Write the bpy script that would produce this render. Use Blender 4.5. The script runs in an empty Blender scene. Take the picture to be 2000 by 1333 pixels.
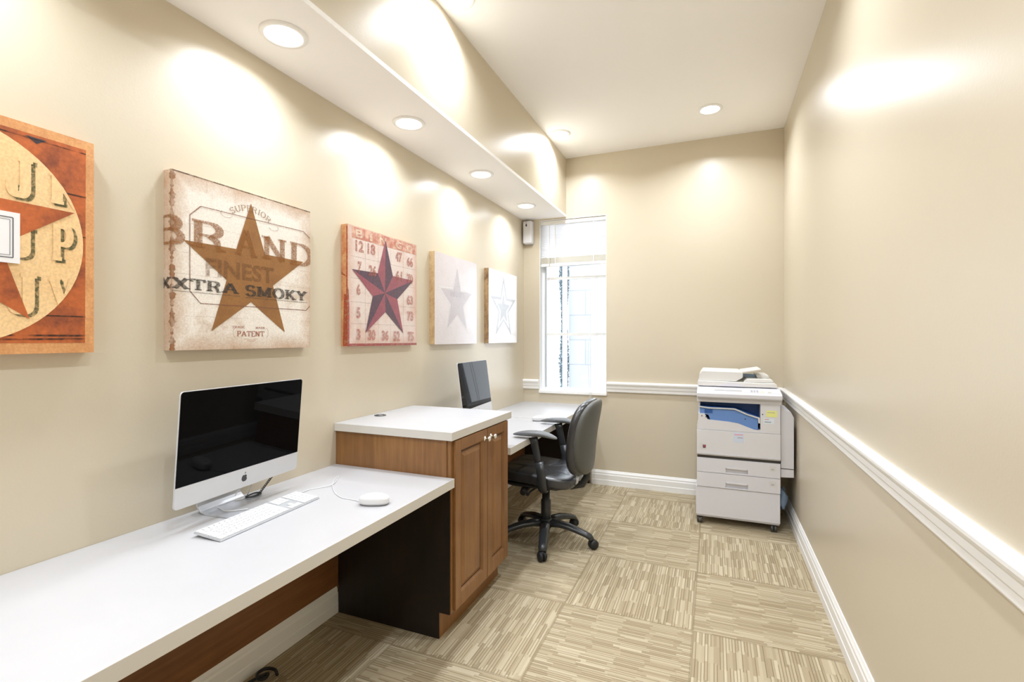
import bpy, bmesh, math, random
from math import sin, cos, pi, radians as rad
from mathutils import Vector, Matrix
random.seed(7)
sc = bpy.context.scene
COL = sc.collection

# ------------------------------------------------------------------ camera
CAM_H, YAW, F_PX, HOR = 1.3438, rad(22.3467), 957.956, 660.67
cam_d = bpy.data.cameras.new('camera'); cam = bpy.data.objects.new('camera', cam_d); COL.objects.link(cam)
cam.location = (0, 0, CAM_H); cam.rotation_euler = (pi/2, 0, YAW)
cam_d.sensor_width = 36; cam_d.lens = F_PX/2000*36; cam_d.clip_start = .02
cam_d.shift_y = -(1333/2-HOR)/2000
sc.camera = cam
# ------------------------------------------------------------------ view, world
sc.view_settings.view_transform = 'Standard'; sc.view_settings.look = 'None'
sc.view_settings.gamma = 1; sc.view_settings.use_curve_mapping = False
EXPOSURE = 0.60
sc.view_settings.exposure = EXPOSURE
try:
    sc.cycles.use_denoising = True; sc.cycles.denoiser = 'OPENIMAGEDENOISE'
    sc.cycles.max_bounces = 12; sc.cycles.diffuse_bounces = 8; sc.cycles.glossy_bounces = 5
    sc.cycles.transparent_max_bounces = 16; sc.cycles.sample_clamp_indirect = 6
    sc.cycles.caustics_reflective = False; sc.cycles.caustics_refractive = False
except Exception: pass
w = bpy.data.worlds.new('world'); sc.world = w; w.use_nodes = True
WORLD_STRENGTH = 2.7
w.node_tree.nodes['Background'].inputs[0].default_value = (.86, .93, 1, 1)
w.node_tree.nodes['Background'].inputs[1].default_value = WORLD_STRENGTH
LAMP_W, CEIL_W = 3.4, 9.4           # one downlight in the soffit, one in the high ceiling
LAMP_COL = (.865, .92, 1)

# ------------------------------------------------------------------ room numbers (metres)
XL, XR, XS, YB, ZC, ZS = -1.719, .5245, -1.290, 4.483, 3.040, 2.490
Y0 = -2.9
ZD, DT = .7253, .040
XD, XK, ZK, YC0, YC1 = -1.054, -1.0614, .9277, 1.902, 2.545
WX0, WX1, WZ0, WZ1 = -1.554, -.908, .835, 2.475

# ------------------------------------------------------------------ helpers
def world_m(o):
    m = Matrix.Translation(o.location) @ o.rotation_euler.to_matrix().to_4x4()
    return world_m(o.parent) @ m if o.parent else m
class MB:
    def __init__(s, M=None): s.bm = bmesh.new(); s.M = M or Matrix.Identity(4)
    def v(s, p): return s.bm.verts.new(s.M @ Vector(p))
    def face(s, vs, mi=0, smooth=False):
        try: f = s.bm.faces.new(vs)
        except ValueError: return None
        f.material_index = mi; f.smooth = smooth; return f
    def box(s, x0, x1, y0, y1, z0, z1, mi=0, bev=0, seg=2):
        if bev:
            b2 = bmesh.new(); bmesh.ops.create_cube(b2, size=1)
            for v in b2.verts: v.co = Vector(((x0+x1)/2+v.co.x*(x1-x0), (y0+y1)/2+v.co.y*(y1-y0), (z0+z1)/2+v.co.z*(z1-z0)))
            bmesh.ops.bevel(b2, geom=b2.edges[:], offset=bev, segments=seg, profile=.5, affect='EDGES')
            mp = {v: s.v(v.co) for v in b2.verts}
            for f in b2.faces: s.face([mp[v] for v in f.verts], mi)
            b2.free(); return s
        c = [s.v((x, y, z)) for x in (x0, x1) for y in (y0, y1) for z in (z0, z1)]
        for q in ((0,1,3,2), (4,6,7,5), (0,4,5,1), (2,3,7,6), (0,2,6,4), (1,5,7,3)): s.face([c[i] for i in q], mi)
        return s
    def prism(s, pts, axis, a, b, mi=0, smooth=False, caps=True):
        """pts 2D polygon in the plane normal to axis; x: (y,z)  y: (x,z)  z: (x,y)"""
        def P(p, t): return (t, p[0], p[1]) if axis == 'x' else ((p[0], t, p[1]) if axis == 'y' else (p[0], p[1], t))
        A = [s.v(P(p, a)) for p in pts]; B = [s.v(P(p, b)) for p in pts]; n = len(pts)
        for i in range(n): s.face([A[i], A[(i+1) % n], B[(i+1) % n], B[i]], mi, smooth)
        if caps: s.face(A[::-1], mi); s.face(B, mi)
        return s
    def poly(s, pts, mi=0):
        return s.face([s.v(p) for p in pts], mi)
    def lathe(s, prof, c, axis='z', seg=32, mi=0, smooth=True):
        """prof: (r, h) pairs along axis, closed with caps when r = 0"""
        rings = []
        for r, h in prof:
            ring = []
            for k in range(1 if r < 1e-6 else seg):
                a = 2*pi*k/seg; u, w_ = r*cos(a), r*sin(a)
                p = {'z': (u, w_, h), 'x': (h, u, w_), 'y': (w_, h, u)}[axis]
                ring.append(s.v((c[0]+p[0], c[1]+p[1], c[2]+p[2])))
            rings.append(ring)
        for a, b in zip(rings, rings[1:]):
            if len(a) == 1 and len(b) == 1: continue
            for k in range(seg):
                k2 = (k+1) % seg
                if len(a) == 1: s.face([a[0], b[k], b[k2]], mi, smooth)
                elif len(b) == 1: s.face([a[k], b[0], a[k2]], mi, smooth)
                else: s.face([a[k], b[k], b[k2], a[k2]], mi, smooth)
        return s
    def tube(s, pts, r, seg=8, mi=0, flat=1.0, up=(0, 0, 1)):
        """swept round (or flattened) section; r a number or a list"""
        pts = [Vector(p) for p in pts]; n = len(pts); rings = []
        N = None
        for i, p in enumerate(pts):
            t = (pts[min(i+1, n-1)]-pts[max(i-1, 0)]).normalized()
            if N is None:
                N = Vector(up) if abs(t.dot(Vector(up))) < .95 else Vector((1, 0, 0))
            N = (N-t*N.dot(t)).normalized(); B = t.cross(N)
            rr = r[i] if isinstance(r, (list, tuple)) else r
            rings.append([s.v(p+N*cos(2*pi*k/seg)*rr*flat+B*sin(2*pi*k/seg)*rr) for k in range(seg)])
        for a, b in zip(rings, rings[1:]):
            for k in range(seg): s.face([a[k], b[k], b[(k+1) % seg], a[(k+1) % seg]], mi, True)
        s.face(rings[0][::-1], mi); s.face(rings[-1], mi)
        return s
    def sup(s, c, size, e1=.4, e2=.45, nu=40, nv=20, fn=None, mi=0, top=None, bot=None):
        """superellipsoid, vertical squareness e1, plan squareness e2"""
        sp = lambda a, e: math.copysign(abs(a)**e, a)
        rows = []
        for j in range(nv+1):
            ph = -pi/2+pi*j/nv; row = []
            for i in range(1 if j in (0, nv) else nu):
                th = 2*pi*i/nu
                x = sp(cos(ph), e1)*sp(cos(th), e2)*size[0]/2
                y = sp(cos(ph), e1)*sp(sin(th), e2)*size[1]/2
                z = sp(sin(ph), e1)*size[2]/2
                if j in (0, nv): x = y = 0
                p = (x, y, z)
                if fn: p = fn(*p)
                row.append(s.v((c[0]+p[0], c[1]+p[1], c[2]+p[2])))
            rows.append(row)
        for a, b in zip(rows, rows[1:]):
            for i in range(nu):
                i2 = (i+1) % nu
                if len(a) == 1: s.face([a[0], b[i2], b[i]], mi, True)
                elif len(b) == 1: s.face([a[i], a[i2], b[0]], mi, True)
                else: s.face([a[i], a[i2], b[i2], b[i]], mi, True)
        return s
    def build(s, name, mat, parent=None, bev=0, seg=2, recalc=True, bevang=30):
        if recalc: bmesh.ops.recalc_face_normals(s.bm, faces=s.bm.faces[:])
        me = bpy.data.meshes.new(name); s.bm.to_mesh(me); s.bm.free()
        for m in (mat if isinstance(mat, (list, tuple)) else [mat]): me.materials.append(m)
        o = bpy.data.objects.new(name, me); COL.objects.link(o)
        if parent:
            o.parent = parent; me.transform(world_m(parent).inverted())
        if bev:
            md = o.modifiers.new('bevel', 'BEVEL'); md.width = bev; md.segments = seg; md.limit_method = 'ANGLE'; md.angle_limit = rad(bevang)
            md.harden_normals = False
        return o
def thing(name, label, cat, loc=(0, 0, 0), rz=0, group=None, parent=None):
    o = bpy.data.objects.new(name, None); COL.objects.link(o); o.location = loc; o.rotation_euler = (0, 0, rz)
    o.empty_display_size = .05
    if label: o['label'] = label
    if cat: o['category'] = cat
    if group: o['group'] = group
    if parent: o.parent = parent
    return o
def tag(o, label, cat, group=None):
    o['label'] = label; o['category'] = cat
    if group: o['group'] = group
    return o
def struct(o): o['kind'] = 'structure'; return o

# ------------------------------------------------------------------ materials
def nt(name):
    m = bpy.data.materials.new(name); m.use_nodes = True
    return m, m.node_tree, m.node_tree.nodes['Principled BSDF']
def mat(name, col, rough=.5, metal=0, spec=.5, coat=0, bump=0, bscale=80, var=0, vscale=6):
    m, t, b = nt(name)
    b.inputs['Base Color'].default_value = (*col, 1); b.inputs['Roughness'].default_value = rough
    b.inputs['Metallic'].default_value = metal; b.inputs['Specular IOR Level'].default_value = spec
    b.inputs['Coat Weight'].default_value = coat
    tc = t.nodes.new('ShaderNodeTexCoord')
    if bump:
        n = t.nodes.new('ShaderNodeTexNoise'); n.inputs['Scale'].default_value = bscale; n.inputs['Detail'].default_value = 3
        t.links.new(tc.outputs['Object'], n.inputs['Vector'])
        bp = t.nodes.new('ShaderNodeBump'); bp.inputs['Strength'].default_value = bump; bp.inputs['Distance'].default_value = .002
        t.links.new(n.outputs['Fac'], bp.inputs['Height']); t.links.new(bp.outputs['Normal'], b.inputs['Normal'])
    if var:
        n = t.nodes.new('ShaderNodeTexNoise'); n.inputs['Scale'].default_value = vscale; n.inputs['Detail'].default_value = 4
        t.links.new(tc.outputs['Object'], n.inputs['Vector'])
        r = t.nodes.new('ShaderNodeValToRGB')
        r.color_ramp.elements[0].position = .3; r.color_ramp.elements[1].position = .7
        r.color_ramp.elements[0].color = (*[c*(1-var) for c in col], 1); r.color_ramp.elements[1].color = (*[min(1, c*(1+var)) for c in col], 1)
        t.links.new(n.outputs['Fac'], r.inputs[0]); t.links.new(r.outputs[0], b.inputs['Base Color'])
    return m
def emis(name, col, st):
    m, t, b = nt(name); t.nodes.remove(b); e = t.nodes.new('ShaderNodeEmission')
    e.inputs[0].default_value = (*col, 1); e.inputs[1].default_value = st
    t.links.new(e.outputs[0], t.nodes['Material Output'].inputs[0]); return m
def wood(name, c0, c1, axis, rough=.38):
    m, t, b = nt(name)
    tc = t.nodes.new('ShaderNodeTexCoord'); mp = t.nodes.new('ShaderNodeMapping')
    sc_ = [26, 26, 26]; sc_[axis] = 1.6; mp.inputs['Scale'].default_value = sc_
    n = t.nodes.new('ShaderNodeTexNoise'); n.inputs['Scale'].default_value = 2.2; n.inputs['Detail'].default_value = 6; n.inputs['Distortion'].default_value = .4
    n2 = t.nodes.new('ShaderNodeTexNoise'); n2.inputs['Scale'].default_value = 5; n2.inputs['Detail'].default_value = 2
    mx = t.nodes.new('ShaderNodeMath'); mx.operation = 'MULTIPLY_ADD'; mx.inputs[1].default_value = .55
    r = t.nodes.new('ShaderNodeValToRGB'); r.color_ramp.elements[0].position = .38; r.color_ramp.elements[1].position = .85
    r.color_ramp.elements[0].color = (*c0, 1); r.color_ramp.elements[1].color = (*c1, 1)
    L = t.links.new
    L(tc.outputs['Object'], mp.inputs[0]); L(mp.outputs[0], n.inputs['Vector']); L(tc.outputs['Object'], n2.inputs['Vector'])
    L(n.outputs['Fac'], mx.inputs[0])
    h = t.nodes.new('ShaderNodeMath'); h.operation = 'MULTIPLY'; h.inputs[1].default_value = .5
    L(n2.outputs['Fac'], h.inputs[0]); L(h.outputs[0], mx.inputs[2]); L(mx.outputs[0], r.inputs[0]); L(r.outputs[0], b.inputs['Base Color'])
    b.inputs['Roughness'].default_value = rough
    return m
def paper(name, base, stain, amt=.5, scale=7, rough=.45, edge=None, lo=.45, hi=.75, coat=0.0, fine=150, size=.61):
    """printed canvas: base colour broken by blotchy stains and fine speckle; edge = colour gathered near the borders"""
    m, t, b = nt(name); L = t.links.new
    tc = t.nodes.new('ShaderNodeTexCoord')
    n = t.nodes.new('ShaderNodeTexNoise'); n.inputs['Scale'].default_value = scale; n.inputs['Detail'].default_value = 9; n.inputs['Roughness'].default_value = .7
    L(tc.outputs['Object'], n.inputs['Vector'])
    r = t.nodes.new('ShaderNodeValToRGB'); r.color_ramp.elements[0].position = lo; r.color_ramp.elements[1].position = hi
    r.color_ramp.elements[0].color = (0, 0, 0, 1); r.color_ramp.elements[1].color = (amt, amt, amt, 1)
    L(n.outputs['Fac'], r.inputs[0])
    fac = r.outputs[0]
    if edge:
        sx = t.nodes.new('ShaderNodeSeparateXYZ'); L(tc.outputs['Object'], sx.inputs[0])
        prev = None
        for k in ('Y', 'Z'):
            a = t.nodes.new('ShaderNodeMath'); a.operation = 'SUBTRACT'; a.inputs[1].default_value = size/2; L(sx.outputs[k], a.inputs[0])
            q = t.nodes.new('ShaderNodeMath'); q.operation = 'ABSOLUTE'; L(a.outputs[0], q.inputs[0])
            if prev is None: prev = q
            else:
                mm = t.nodes.new('ShaderNodeMath'); mm.operation = 'MAXIMUM'; L(prev.outputs[0], mm.inputs[0]); L(q.outputs[0], mm.inputs[1]); prev = mm
        ad = t.nodes.new('ShaderNodeMath'); ad.operation = 'MULTIPLY_ADD'; ad.inputs[1].default_value = .18; L(n.outputs['Fac'], ad.inputs[0]); L(prev.outputs[0], ad.inputs[2])
        mr = t.nodes.new('ShaderNodeMapRange'); mr.inputs[1].default_value = size/2+.025; mr.inputs[2].default_value = size/2+.12; mr.inputs[4].default_value = edge
        L(ad.outputs[0], mr.inputs[0])
        mm = t.nodes.new('ShaderNodeMath'); mm.operation = 'MAXIMUM'; L(mr.outputs[0], mm.inputs[0]); L(fac, mm.inputs[1]); fac = mm.outputs[0]
    mx = t.nodes.new('ShaderNodeMixRGB'); mx.inputs[1].default_value = (*base, 1); mx.inputs[2].default_value = (*stain, 1); L(fac, mx.inputs[0])
    n3 = t.nodes.new('ShaderNodeTexNoise'); n3.inputs['Scale'].default_value = fine; n3.inputs['Detail'].default_value = 3; L(tc.outputs['Object'], n3.inputs['Vector'])
    m2 = t.nodes.new('ShaderNodeMapRange'); m2.inputs[1].default_value = .35; m2.inputs[2].default_value = .65; m2.inputs[3].default_value = .88; m2.inputs[4].default_value = 1.06; L(n3.outputs['Fac'], m2.inputs[0])
    ml = t.nodes.new('ShaderNodeMixRGB'); ml.blend_type = 'MULTIPLY'; ml.inputs[0].default_value = 1; L(mx.outputs[0], ml.inputs[1]); L(m2.outputs[0], ml.inputs[2])
    L(ml.outputs[0], b.inputs['Base Color']); b.inputs['Roughness'].default_value = rough
    b.inputs['Coat Weight'].default_value = coat; b.inputs['Coat Roughness'].default_value = .22
    return m
def ink(name, col, alpha=.75, worn=.5, rough=.45, scale=90, coat=0.0):
    """printed ink with worn speckles showing what lies under it"""
    m, t, b = nt(name); L = t.links.new
    tc = t.nodes.new('ShaderNodeTexCoord'); n = t.nodes.new('ShaderNodeTexNoise'); n.inputs['Scale'].default_value = scale; n.inputs['Detail'].default_value = 4
    L(tc.outputs['Object'], n.inputs['Vector'])
    mr = t.nodes.new('ShaderNodeMapRange'); mr.inputs[1].default_value = .4; mr.inputs[2].default_value = .6
    mr.inputs[3].default_value = alpha*(1-worn); mr.inputs[4].default_value = alpha; L(n.outputs['Fac'], mr.inputs[0])
    L(mr.outputs[0], b.inputs['Alpha']); b.inputs['Base Color'].default_value = (*col, 1); b.inputs['Roughness'].default_value = rough
    b.inputs['Coat Weight'].default_value = coat; b.inputs['Coat Roughness'].default_value = .22
    return m
def carpet():
    m, t, b = nt('carpet_tiles'); L = t.links.new
    def M(op, a, b_=None, c=None):
        n = t.nodes.new('ShaderNodeMath'); n.operation = op
        for i, x in enumerate((a, b_, c)):
            if x is None: continue
            if isinstance(x, (int, float)): n.inputs[i].default_value = x
            else: L(x, n.inputs[i])
        return n.outputs[0]
    tc = t.nodes.new('ShaderNodeTexCoord'); s = t.nodes.new('ShaderNodeSeparateXYZ'); L(tc.outputs['Object'], s.inputs[0])
    S = .61
    px = M('DIVIDE', M('SUBTRACT', s.outputs['X'], -.0877), S); py = M('DIVIDE', M('SUBTRACT', s.outputs['Y'], 3.617), S)
    ix, iy = M('FLOOR', px), M('FLOOR', py)
    par = M('FLOORED_MODULO', M('ADD', ix, iy), 2)              # 0: strips along X, 1: along Y
    fx, fy = M('SUBTRACT', px, ix), M('SUBTRACT', py, iy)
    def sel(a, b_): return M('ADD', M('MULTIPLY', a, M('SUBTRACT', 1, par)), M('MULTIPLY', b_, par))
    along = M('MULTIPLY', sel(s.outputs['X'], s.outputs['Y']), 1); across = sel(s.outputs['Y'], s.outputs['X'])
    def WN(a, b_, c):
        cb = t.nodes.new('ShaderNodeCombineXYZ')
        for i, x in enumerate((a, b_, c)):
            if isinstance(x, (int, float)): cb.inputs[i].default_value = x
            else: L(x, cb.inputs[i])
        n = t.nodes.new('ShaderNodeTexWhiteNoise'); n.noise_dimensions = '3D'; L(cb.outputs[0], n.inputs['Vector']); return n.outputs['Value']
    tid = M('MULTIPLY_ADD', ix, 17.3, M('MULTIPLY', iy, 5.7))
    row = M('DIVIDE', across, .0122); rowi = M('FLOOR', row); rowf = M('SUBTRACT', row, rowi)
    blk = M('FLOOR', M('DIVIDE', along, .122))
    off = M('MULTIPLY', WN(rowi, tid, 3.1), .35)
    u = M('ADD', M('DIVIDE', along, .122), off); ui = M('FLOOR', u); uf = M('SUBTRACT', u, ui)
    rnd = WN(rowi, ui, tid)
    rnd2 = WN(rowi, ui, M('ADD', tid, 9.7))
    # soft fuzz
    nz = t.nodes.new('ShaderNodeTexNoise'); nz.inputs['Scale'].default_value = 260; nz.inputs['Detail'].default_value = 2; L(tc.outputs['Object'], nz.inputs['Vector'])
    cr = t.nodes.new('ShaderNodeValToRGB'); e = cr.color_ramp.elements
    e[0].position = 0; e[0].color = (.33, .27, .175, 1); e[1].position = 1; e[1].color = (.53, .465, .335, 1)
    for p, c in ((.25, (.385, .32, .212)), (.55, (.43, .362, .245)), (.82, (.465, .40, .28))):
        q = e.new(p); q.color = (*c, 1)
    L(M('ADD', rnd, M('MULTIPLY', M('SUBTRACT', nz.outputs['Fac'], .5), .35)), cr.inputs[0])
    # dark furrow on one side of some strips
    dark = M('MULTIPLY', M('LESS_THAN', rowf, .24), M('GREATER_THAN', rnd2, .30))
    seam = M('MAXIMUM', M('MAXIMUM', M('LESS_THAN', fx, .008), M('GREATER_THAN', fx, .992)), M('MAXIMUM', M('LESS_THAN', fy, .008), M('GREATER_THAN', fy, .992)))
    dk = M('MAXIMUM', dark, M('MULTIPLY', seam, .5))
    mx = t.nodes.new('ShaderNodeMixRGB'); mx.inputs[2].default_value = (.16, .115, .06, 1); L(cr.outputs[0], mx.inputs[1])
    L(M('MULTIPLY', dk, .72), mx.inputs[0])
    L(mx.outputs[0], b.inputs['Base Color']); b.inputs['Roughness'].default_value = .95; b.inputs['Specular IOR Level'].default_value = .15
    bp = t.nodes.new('ShaderNodeBump'); bp.inputs['Strength'].default_value = .5; bp.inputs['Distance'].default_value = .004
    L(M('ADD', M('SUBTRACT', M('MULTIPLY', rnd, .5), dk), M('MULTIPLY', nz.outputs['Fac'], .5)), bp.inputs['Height']); L(bp.outputs['Normal'], b.inputs['Normal'])
    return m

WALL = (.605, .54, .42)
m_wall = mat('beige_satin_paint', WALL, .32, spec=.5, bump=.10, bscale=140)
m_white = mat('white_ceiling_paint', (.93, .925, .93), .75)
m_trim = mat('white_gloss_trim', (.86, .86, .85), .35)
m_carpet = carpet()
m_lam = mat('white_laminate', (.44, .44, .45), .38, var=.015, vscale=9)
m_edge = mat('cream_laminate_edge', (.60, .58, .54), .4)
m_woodz = wood('stained_maple_upright', (.19, .085, .026), (.34, .168, .058), 2)
m_woody = wood('stained_maple_level', (.16, .065, .022), (.29, .13, .048), 1)
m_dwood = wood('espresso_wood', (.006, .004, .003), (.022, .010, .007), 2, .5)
m_chrome = mat('polished_nickel', (.85, .84, .8), .18, 1)
m_alu = mat('satin_aluminium', (.62, .64, .68), .34, .6)
m_aluw = mat('pale_anodised_aluminium', (.60, .61, .63), .38, .15)
m_glassb = mat('black_screen_glass', (.002, .002, .0025), .03, spec=.07)
m_white_pl = mat('white_plastic', (.66, .66, .66), .35)
m_logo = mat('dark_logo', (.03, .03, .035), .25)
m_cable_w = mat('white_cable', (.66, .66, .66), .4)
m_black = mat('black_rubber', (.012, .012, .013), .55)
m_leather = mat('black_leather', (.026, .027, .030), .26, spec=.75, bump=.12, bscale=300)
m_backfab = mat('charcoal_upholstery', (.085, .088, .08), .42, bump=.25, bscale=500)
m_chpl = mat('grey_black_plastic', (.03, .033, .036), .27)
m_armpl = mat('charcoal_polyurethane', (.11, .115, .12), .42)
m_pr = mat('printer_pale_plastic', (.69, .695, .75), .45)
m_prc = mat('printer_white_plastic', (.70, .705, .74), .45)
m_prw = mat('printer_warm_white_plastic', (.72, .715, .70), .45)
m_prd = mat('printer_dark_gap', (.05, .045, .04), .6)
m_prb = mat('printer_blue_tray', (.13, .26, .58), .45)
m_prb2 = mat('printer_deep_blue', (.02, .09, .32), .4)
m_prg = mat('printer_grey', (.42, .42, .44), .4)
m_vinyl = mat('white_window_vinyl', (.86, .88, .90), .4)
m_blind = mat('white_blind_slat', (.84, .83, .80), .45)
m_slat, _t, _b = nt('translucent_white_slat'); _b.inputs['Base Color'].default_value = (.93, .93, .93, 1); _b.inputs['Roughness'].default_value = .5
_tr = _t.nodes.new('ShaderNodeBsdfTranslucent'); _tr.inputs[0].default_value = (.96, .96, .97, 1); _mx = _t.nodes.new('ShaderNodeMixShader'); _mx.inputs[0].default_value = .65
_t.links.new(_b.outputs[0], _mx.inputs[1]); _t.links.new(_tr.outputs[0], _mx.inputs[2]); _t.links.new(_mx.outputs[0], _t.nodes['Material Output'].inputs[0])
m_lens = emis('downlight_lens_glow', (1, .98, .95), 9)
m_lens2 = m_lens

# ------------------------------------------------------------------ room shell
struct(MB().box(XL-.1, XR+.1, Y0, YB+.16, -.1, 0).build('floor', m_carpet))
T = .12
struct(MB().box(XL-T, XL, Y0, YB+.16, 0, ZC+.1).build('wall_left', m_wall))
struct(MB().box(XR, XR+T, Y0, YB+.16, 0, ZC+.1).build('wall_right', m_wall))
struct(MB().box(XL-T, XR+T, Y0-T, Y0, 0, ZC+.1).build('wall_front', m_wall))
wb = MB()
for x0, x1, z0, z1 in ((XL, WX0, 0, ZC+.1), (WX1, XR, 0, ZC+.1), (WX0, WX1, 0, WZ0), (WX0, WX1, WZ1, ZC+.1)):
    wb.box(x0, x1, YB, YB+.16, z0, z1)
struct(wb.build('wall_back', m_wall))
struct(MB().box(XS, XR, Y0, YB, ZC, ZC+.1).build('ceiling', m_white))
struct(MB().box(XL, XS, Y0, YB, ZS, ZS+.02).build('ceiling_soffit', m_white))
struct(MB().box(XS-.02, XS, Y0, YB, ZS+.02, ZC+.1).build('wall_soffit', m_wall))

BH = .132
base_prof = [(0, 0), (.018, 0), (.018, .045), (.0155, .048), (.0155, .092), (.012, .100), (.012, .112), (.007, .122), (.004, .130), (0, .132)]
rail_prof = [(0, .851), (.012, .851), (.016, .858), (.016, .878), (.021, .886), (.021, .906), (.027, .915), (.031, .925), (.031, .934), (.024, .9385), (.012, .944), (0, .944)]
def mould(prof, side, a, b, name):
    m = MB()
    if side == 'back': m.prism([(YB-d, z) for d, z in prof], 'x', a, b)
    if side == 'right': m.prism([(XR-d, z) for d, z in prof], 'y', a, b)
    if side == 'left': m.prism([(XL+d, z) for d, z in prof], 'y', a, b)
    return struct(m.build(name, m_trim))
mould(base_prof, 'back', -1.044, XR, 'baseboard_back')
mould(base_prof, 'right', Y0, YB, 'baseboard_right')
mould(base_prof, 'left', Y0, YC0, 'baseboard_left')
mould(base_prof, 'left', YC1, YB-.03, 'baseboard_left_far')
mould(rail_prof, 'back', XL, WX0-.006, 'trim_1')
mould(rail_prof, 'back', WX1+.006, XR, 'trim_2')
mould(rail_prof, 'right', Y0, YB, 'trim_3')

# ------------------------------------------------------------------ window
wn = struct(thing('window_1', None, None, ((WX0+WX1)/2, YB+.08, WZ0)))
fr = MB(); fy0, fy1 = YB+.070, YB+.115
fr.box(WX0, WX0+.032, fy0, fy1, WZ0, WZ1).box(WX1-.018, WX1, fy0, fy1, WZ0, WZ1).box(WX0+.032, WX1-.018, fy0, fy1, WZ0, WZ0+.03).box(WX0+.032, WX1-.018, fy0, fy1, WZ1-.03, WZ1)
fr.box(WX0, WX0+.004, YB-.002, fy0, WZ0+.009, WZ1-.004).box(WX1-.004, WX1, YB-.002, fy0, WZ0+.009, WZ1-.004).box(WX0, WX1, YB-.002, fy0, WZ1-.004, WZ1)
fr.build('window_frame', m_vinyl, wn)
MB().box(WX0+.032, WX0+.038, fy0-.004, fy1, WZ0+.03, WZ1-.03).build('glazing_bead', mat('grey_glazing_bead', (.42, .43, .43), .5), wn)
m_munt = mat('grey_vinyl_muntin', (.74, .74, .72), .5)  # pale grey, a step duller than the frame vinyl
for z in (1.380, 1.921):
    MB().box(WX0+.03, WX1-.018, fy0+.01, fy1-.012, z-.013, z+.013).build('muntin', m_munt, wn)
sl = MB().box(WX0-.004, WX1+.004, YB-.022, YB+.075, WZ0-.018, WZ0+.008, bev=.003)
sl.build('window_sill', m_trim, wn)
mg, tg, bg = nt('window_glass'); tg.nodes.remove(bg)
tr = tg.nodes.new('ShaderNodeBsdfTransparent'); gl = tg.nodes.new('ShaderNodeBsdfGlossy'); gl.inputs['Roughness'].default_value = .03
mxs = tg.nodes.new('ShaderNodeMixShader'); frn = tg.nodes.new('ShaderNodeFresnel'); frn.inputs[0].default_value = 1.45
tg.links.new(frn.outputs[0], mxs.inputs[0]); tg.links.new(tr.outputs[0], mxs.inputs[1]); tg.links.new(gl.outputs[0], mxs.inputs[2])
tg.links.new(mxs.outputs[0], tg.nodes['Material Output'].inputs[0])
for z0, z1 in ((WZ0+.03, 1.367), (1.393, 1.908), (1.934, WZ1-.03)):
    MB().box(WX0+.038, WX1-.018, fy0+.02, fy0+.024, z0, z1).build('glass_pane', mg, wn)

# blind
bl = thing('window_blind', 'white horizontal slat blind pulled part way up over the tall window', 'blind', ((WX0+WX1)/2, YB+.03, WZ1))
MB().box(WX0+.006, WX1-.006, YB+.008, YB+.045, WZ1-.042, WZ1-.006, bev=.003).build('headrail', m_blind, bl)
sm = MB(); nsl = 17
for k in range(nsl):
    z = 2.428-k*.0185; a = rad(58)
    sm.prism([(YB+.028+.0125*cos(a)*q+nx, z+.0125*sin(a)*q+nz) for q, nx, nz in ((-1, 0, 0), (-.3, -.0012, .001), (.4, -.0012, .001), (1, 0, 0), (.4, 0, -.0006), (-.3, 0, -.0006))], 'x', WX0+.008, WX1-.008)
sm.build('slats', m_slat, bl)
stk = MB()
for k in range(11): stk.box(WX0+.008, WX1-.008, YB+.014, YB+.040, 2.062+k*.0052, 2.0645+k*.0052)
stk.build('gathered_slats', mat('stacked_slat_cream', (.82, .79, .70), .5), bl)
MB().box(WX0+.008, WX1-.008, YB+.012, YB+.042, 2.030, 2.058, bev=.004).build('bottom_rail', m_blind, bl)
MB().tube([(-1.455, YB+.004, 2.43), (-1.456, YB+.0, 2.2), (-1.457, YB-.004, 1.905)], .0035).build('tilt_wand', m_blind, bl)
for x in (-1.40, -1.03):
    MB().box(x-.004, x+.004, YB+.010, YB+.013, 2.03, 2.43).build('ladder_tape', m_blind, bl)
pc = MB(); P_ = []
for k in range(20):
    f = k/19; P_.append((-1.038-.01*sin(f*3), YB-.012-.030*f**.2, 2.40-1.72*f))
pc.tube(P_, .0016, 6)
pc.tube([(p[0]-.012-.01*sin(i*.5), p[1], p[2]) for i, p in enumerate(P_[11:])], .0016, 6)
pc.tube([P_[-1], (-1.03, YB-.045, .45), (-1.02, YB-.045, .25), (-1.0, YB-.05, .03), (-.97, YB-.055, .012)], .0016, 6)
pc.build('pull_cord', m_cable_w, bl)

# ------------------------------------------------------------------ outside the window
struct(MB().box(-12, 9, YB+.17, 16, -.25, -.15).build('ground_outside', mat('pale_concrete', (.62, .64, .66), .9)))
mb_, tb, bb = nt('grey_block_wall'); tcb = tb.nodes.new('ShaderNodeTexCoord'); mpb = tb.nodes.new('ShaderNodeMapping'); mpb.inputs['Rotation'].default_value = (pi/2, 0, 0)
br = tb.nodes.new('ShaderNodeTexBrick'); br.inputs['Color1'].default_value = (.40, .43, .48, 1); br.inputs['Color2'].default_value = (.43, .46, .50, 1); br.inputs['Mortar'].default_value = (.32, .34, .38, 1)
br.inputs['Scale'].default_value = 1; br.inputs['Brick Width'].default_value = .45; br.inputs['Row Height'].default_value = .33; br.inputs['Mortar Size'].default_value = .008
tb.links.new(tcb.outputs['Object'], mpb.inputs[0]); tb.links.new(mpb.outputs[0], br.inputs['Vector']); tb.links.new(br.outputs[0], bb.inputs['Base Color']); bb.inputs['Roughness'].default_value = .9
o = MB().box(-1.80, -1.50, 6.4, 6.8, -.15, 3.6).build('block_pillar', mb_); tag(o, 'pale grey block pillar outside the tall window', 'pillar')
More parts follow.
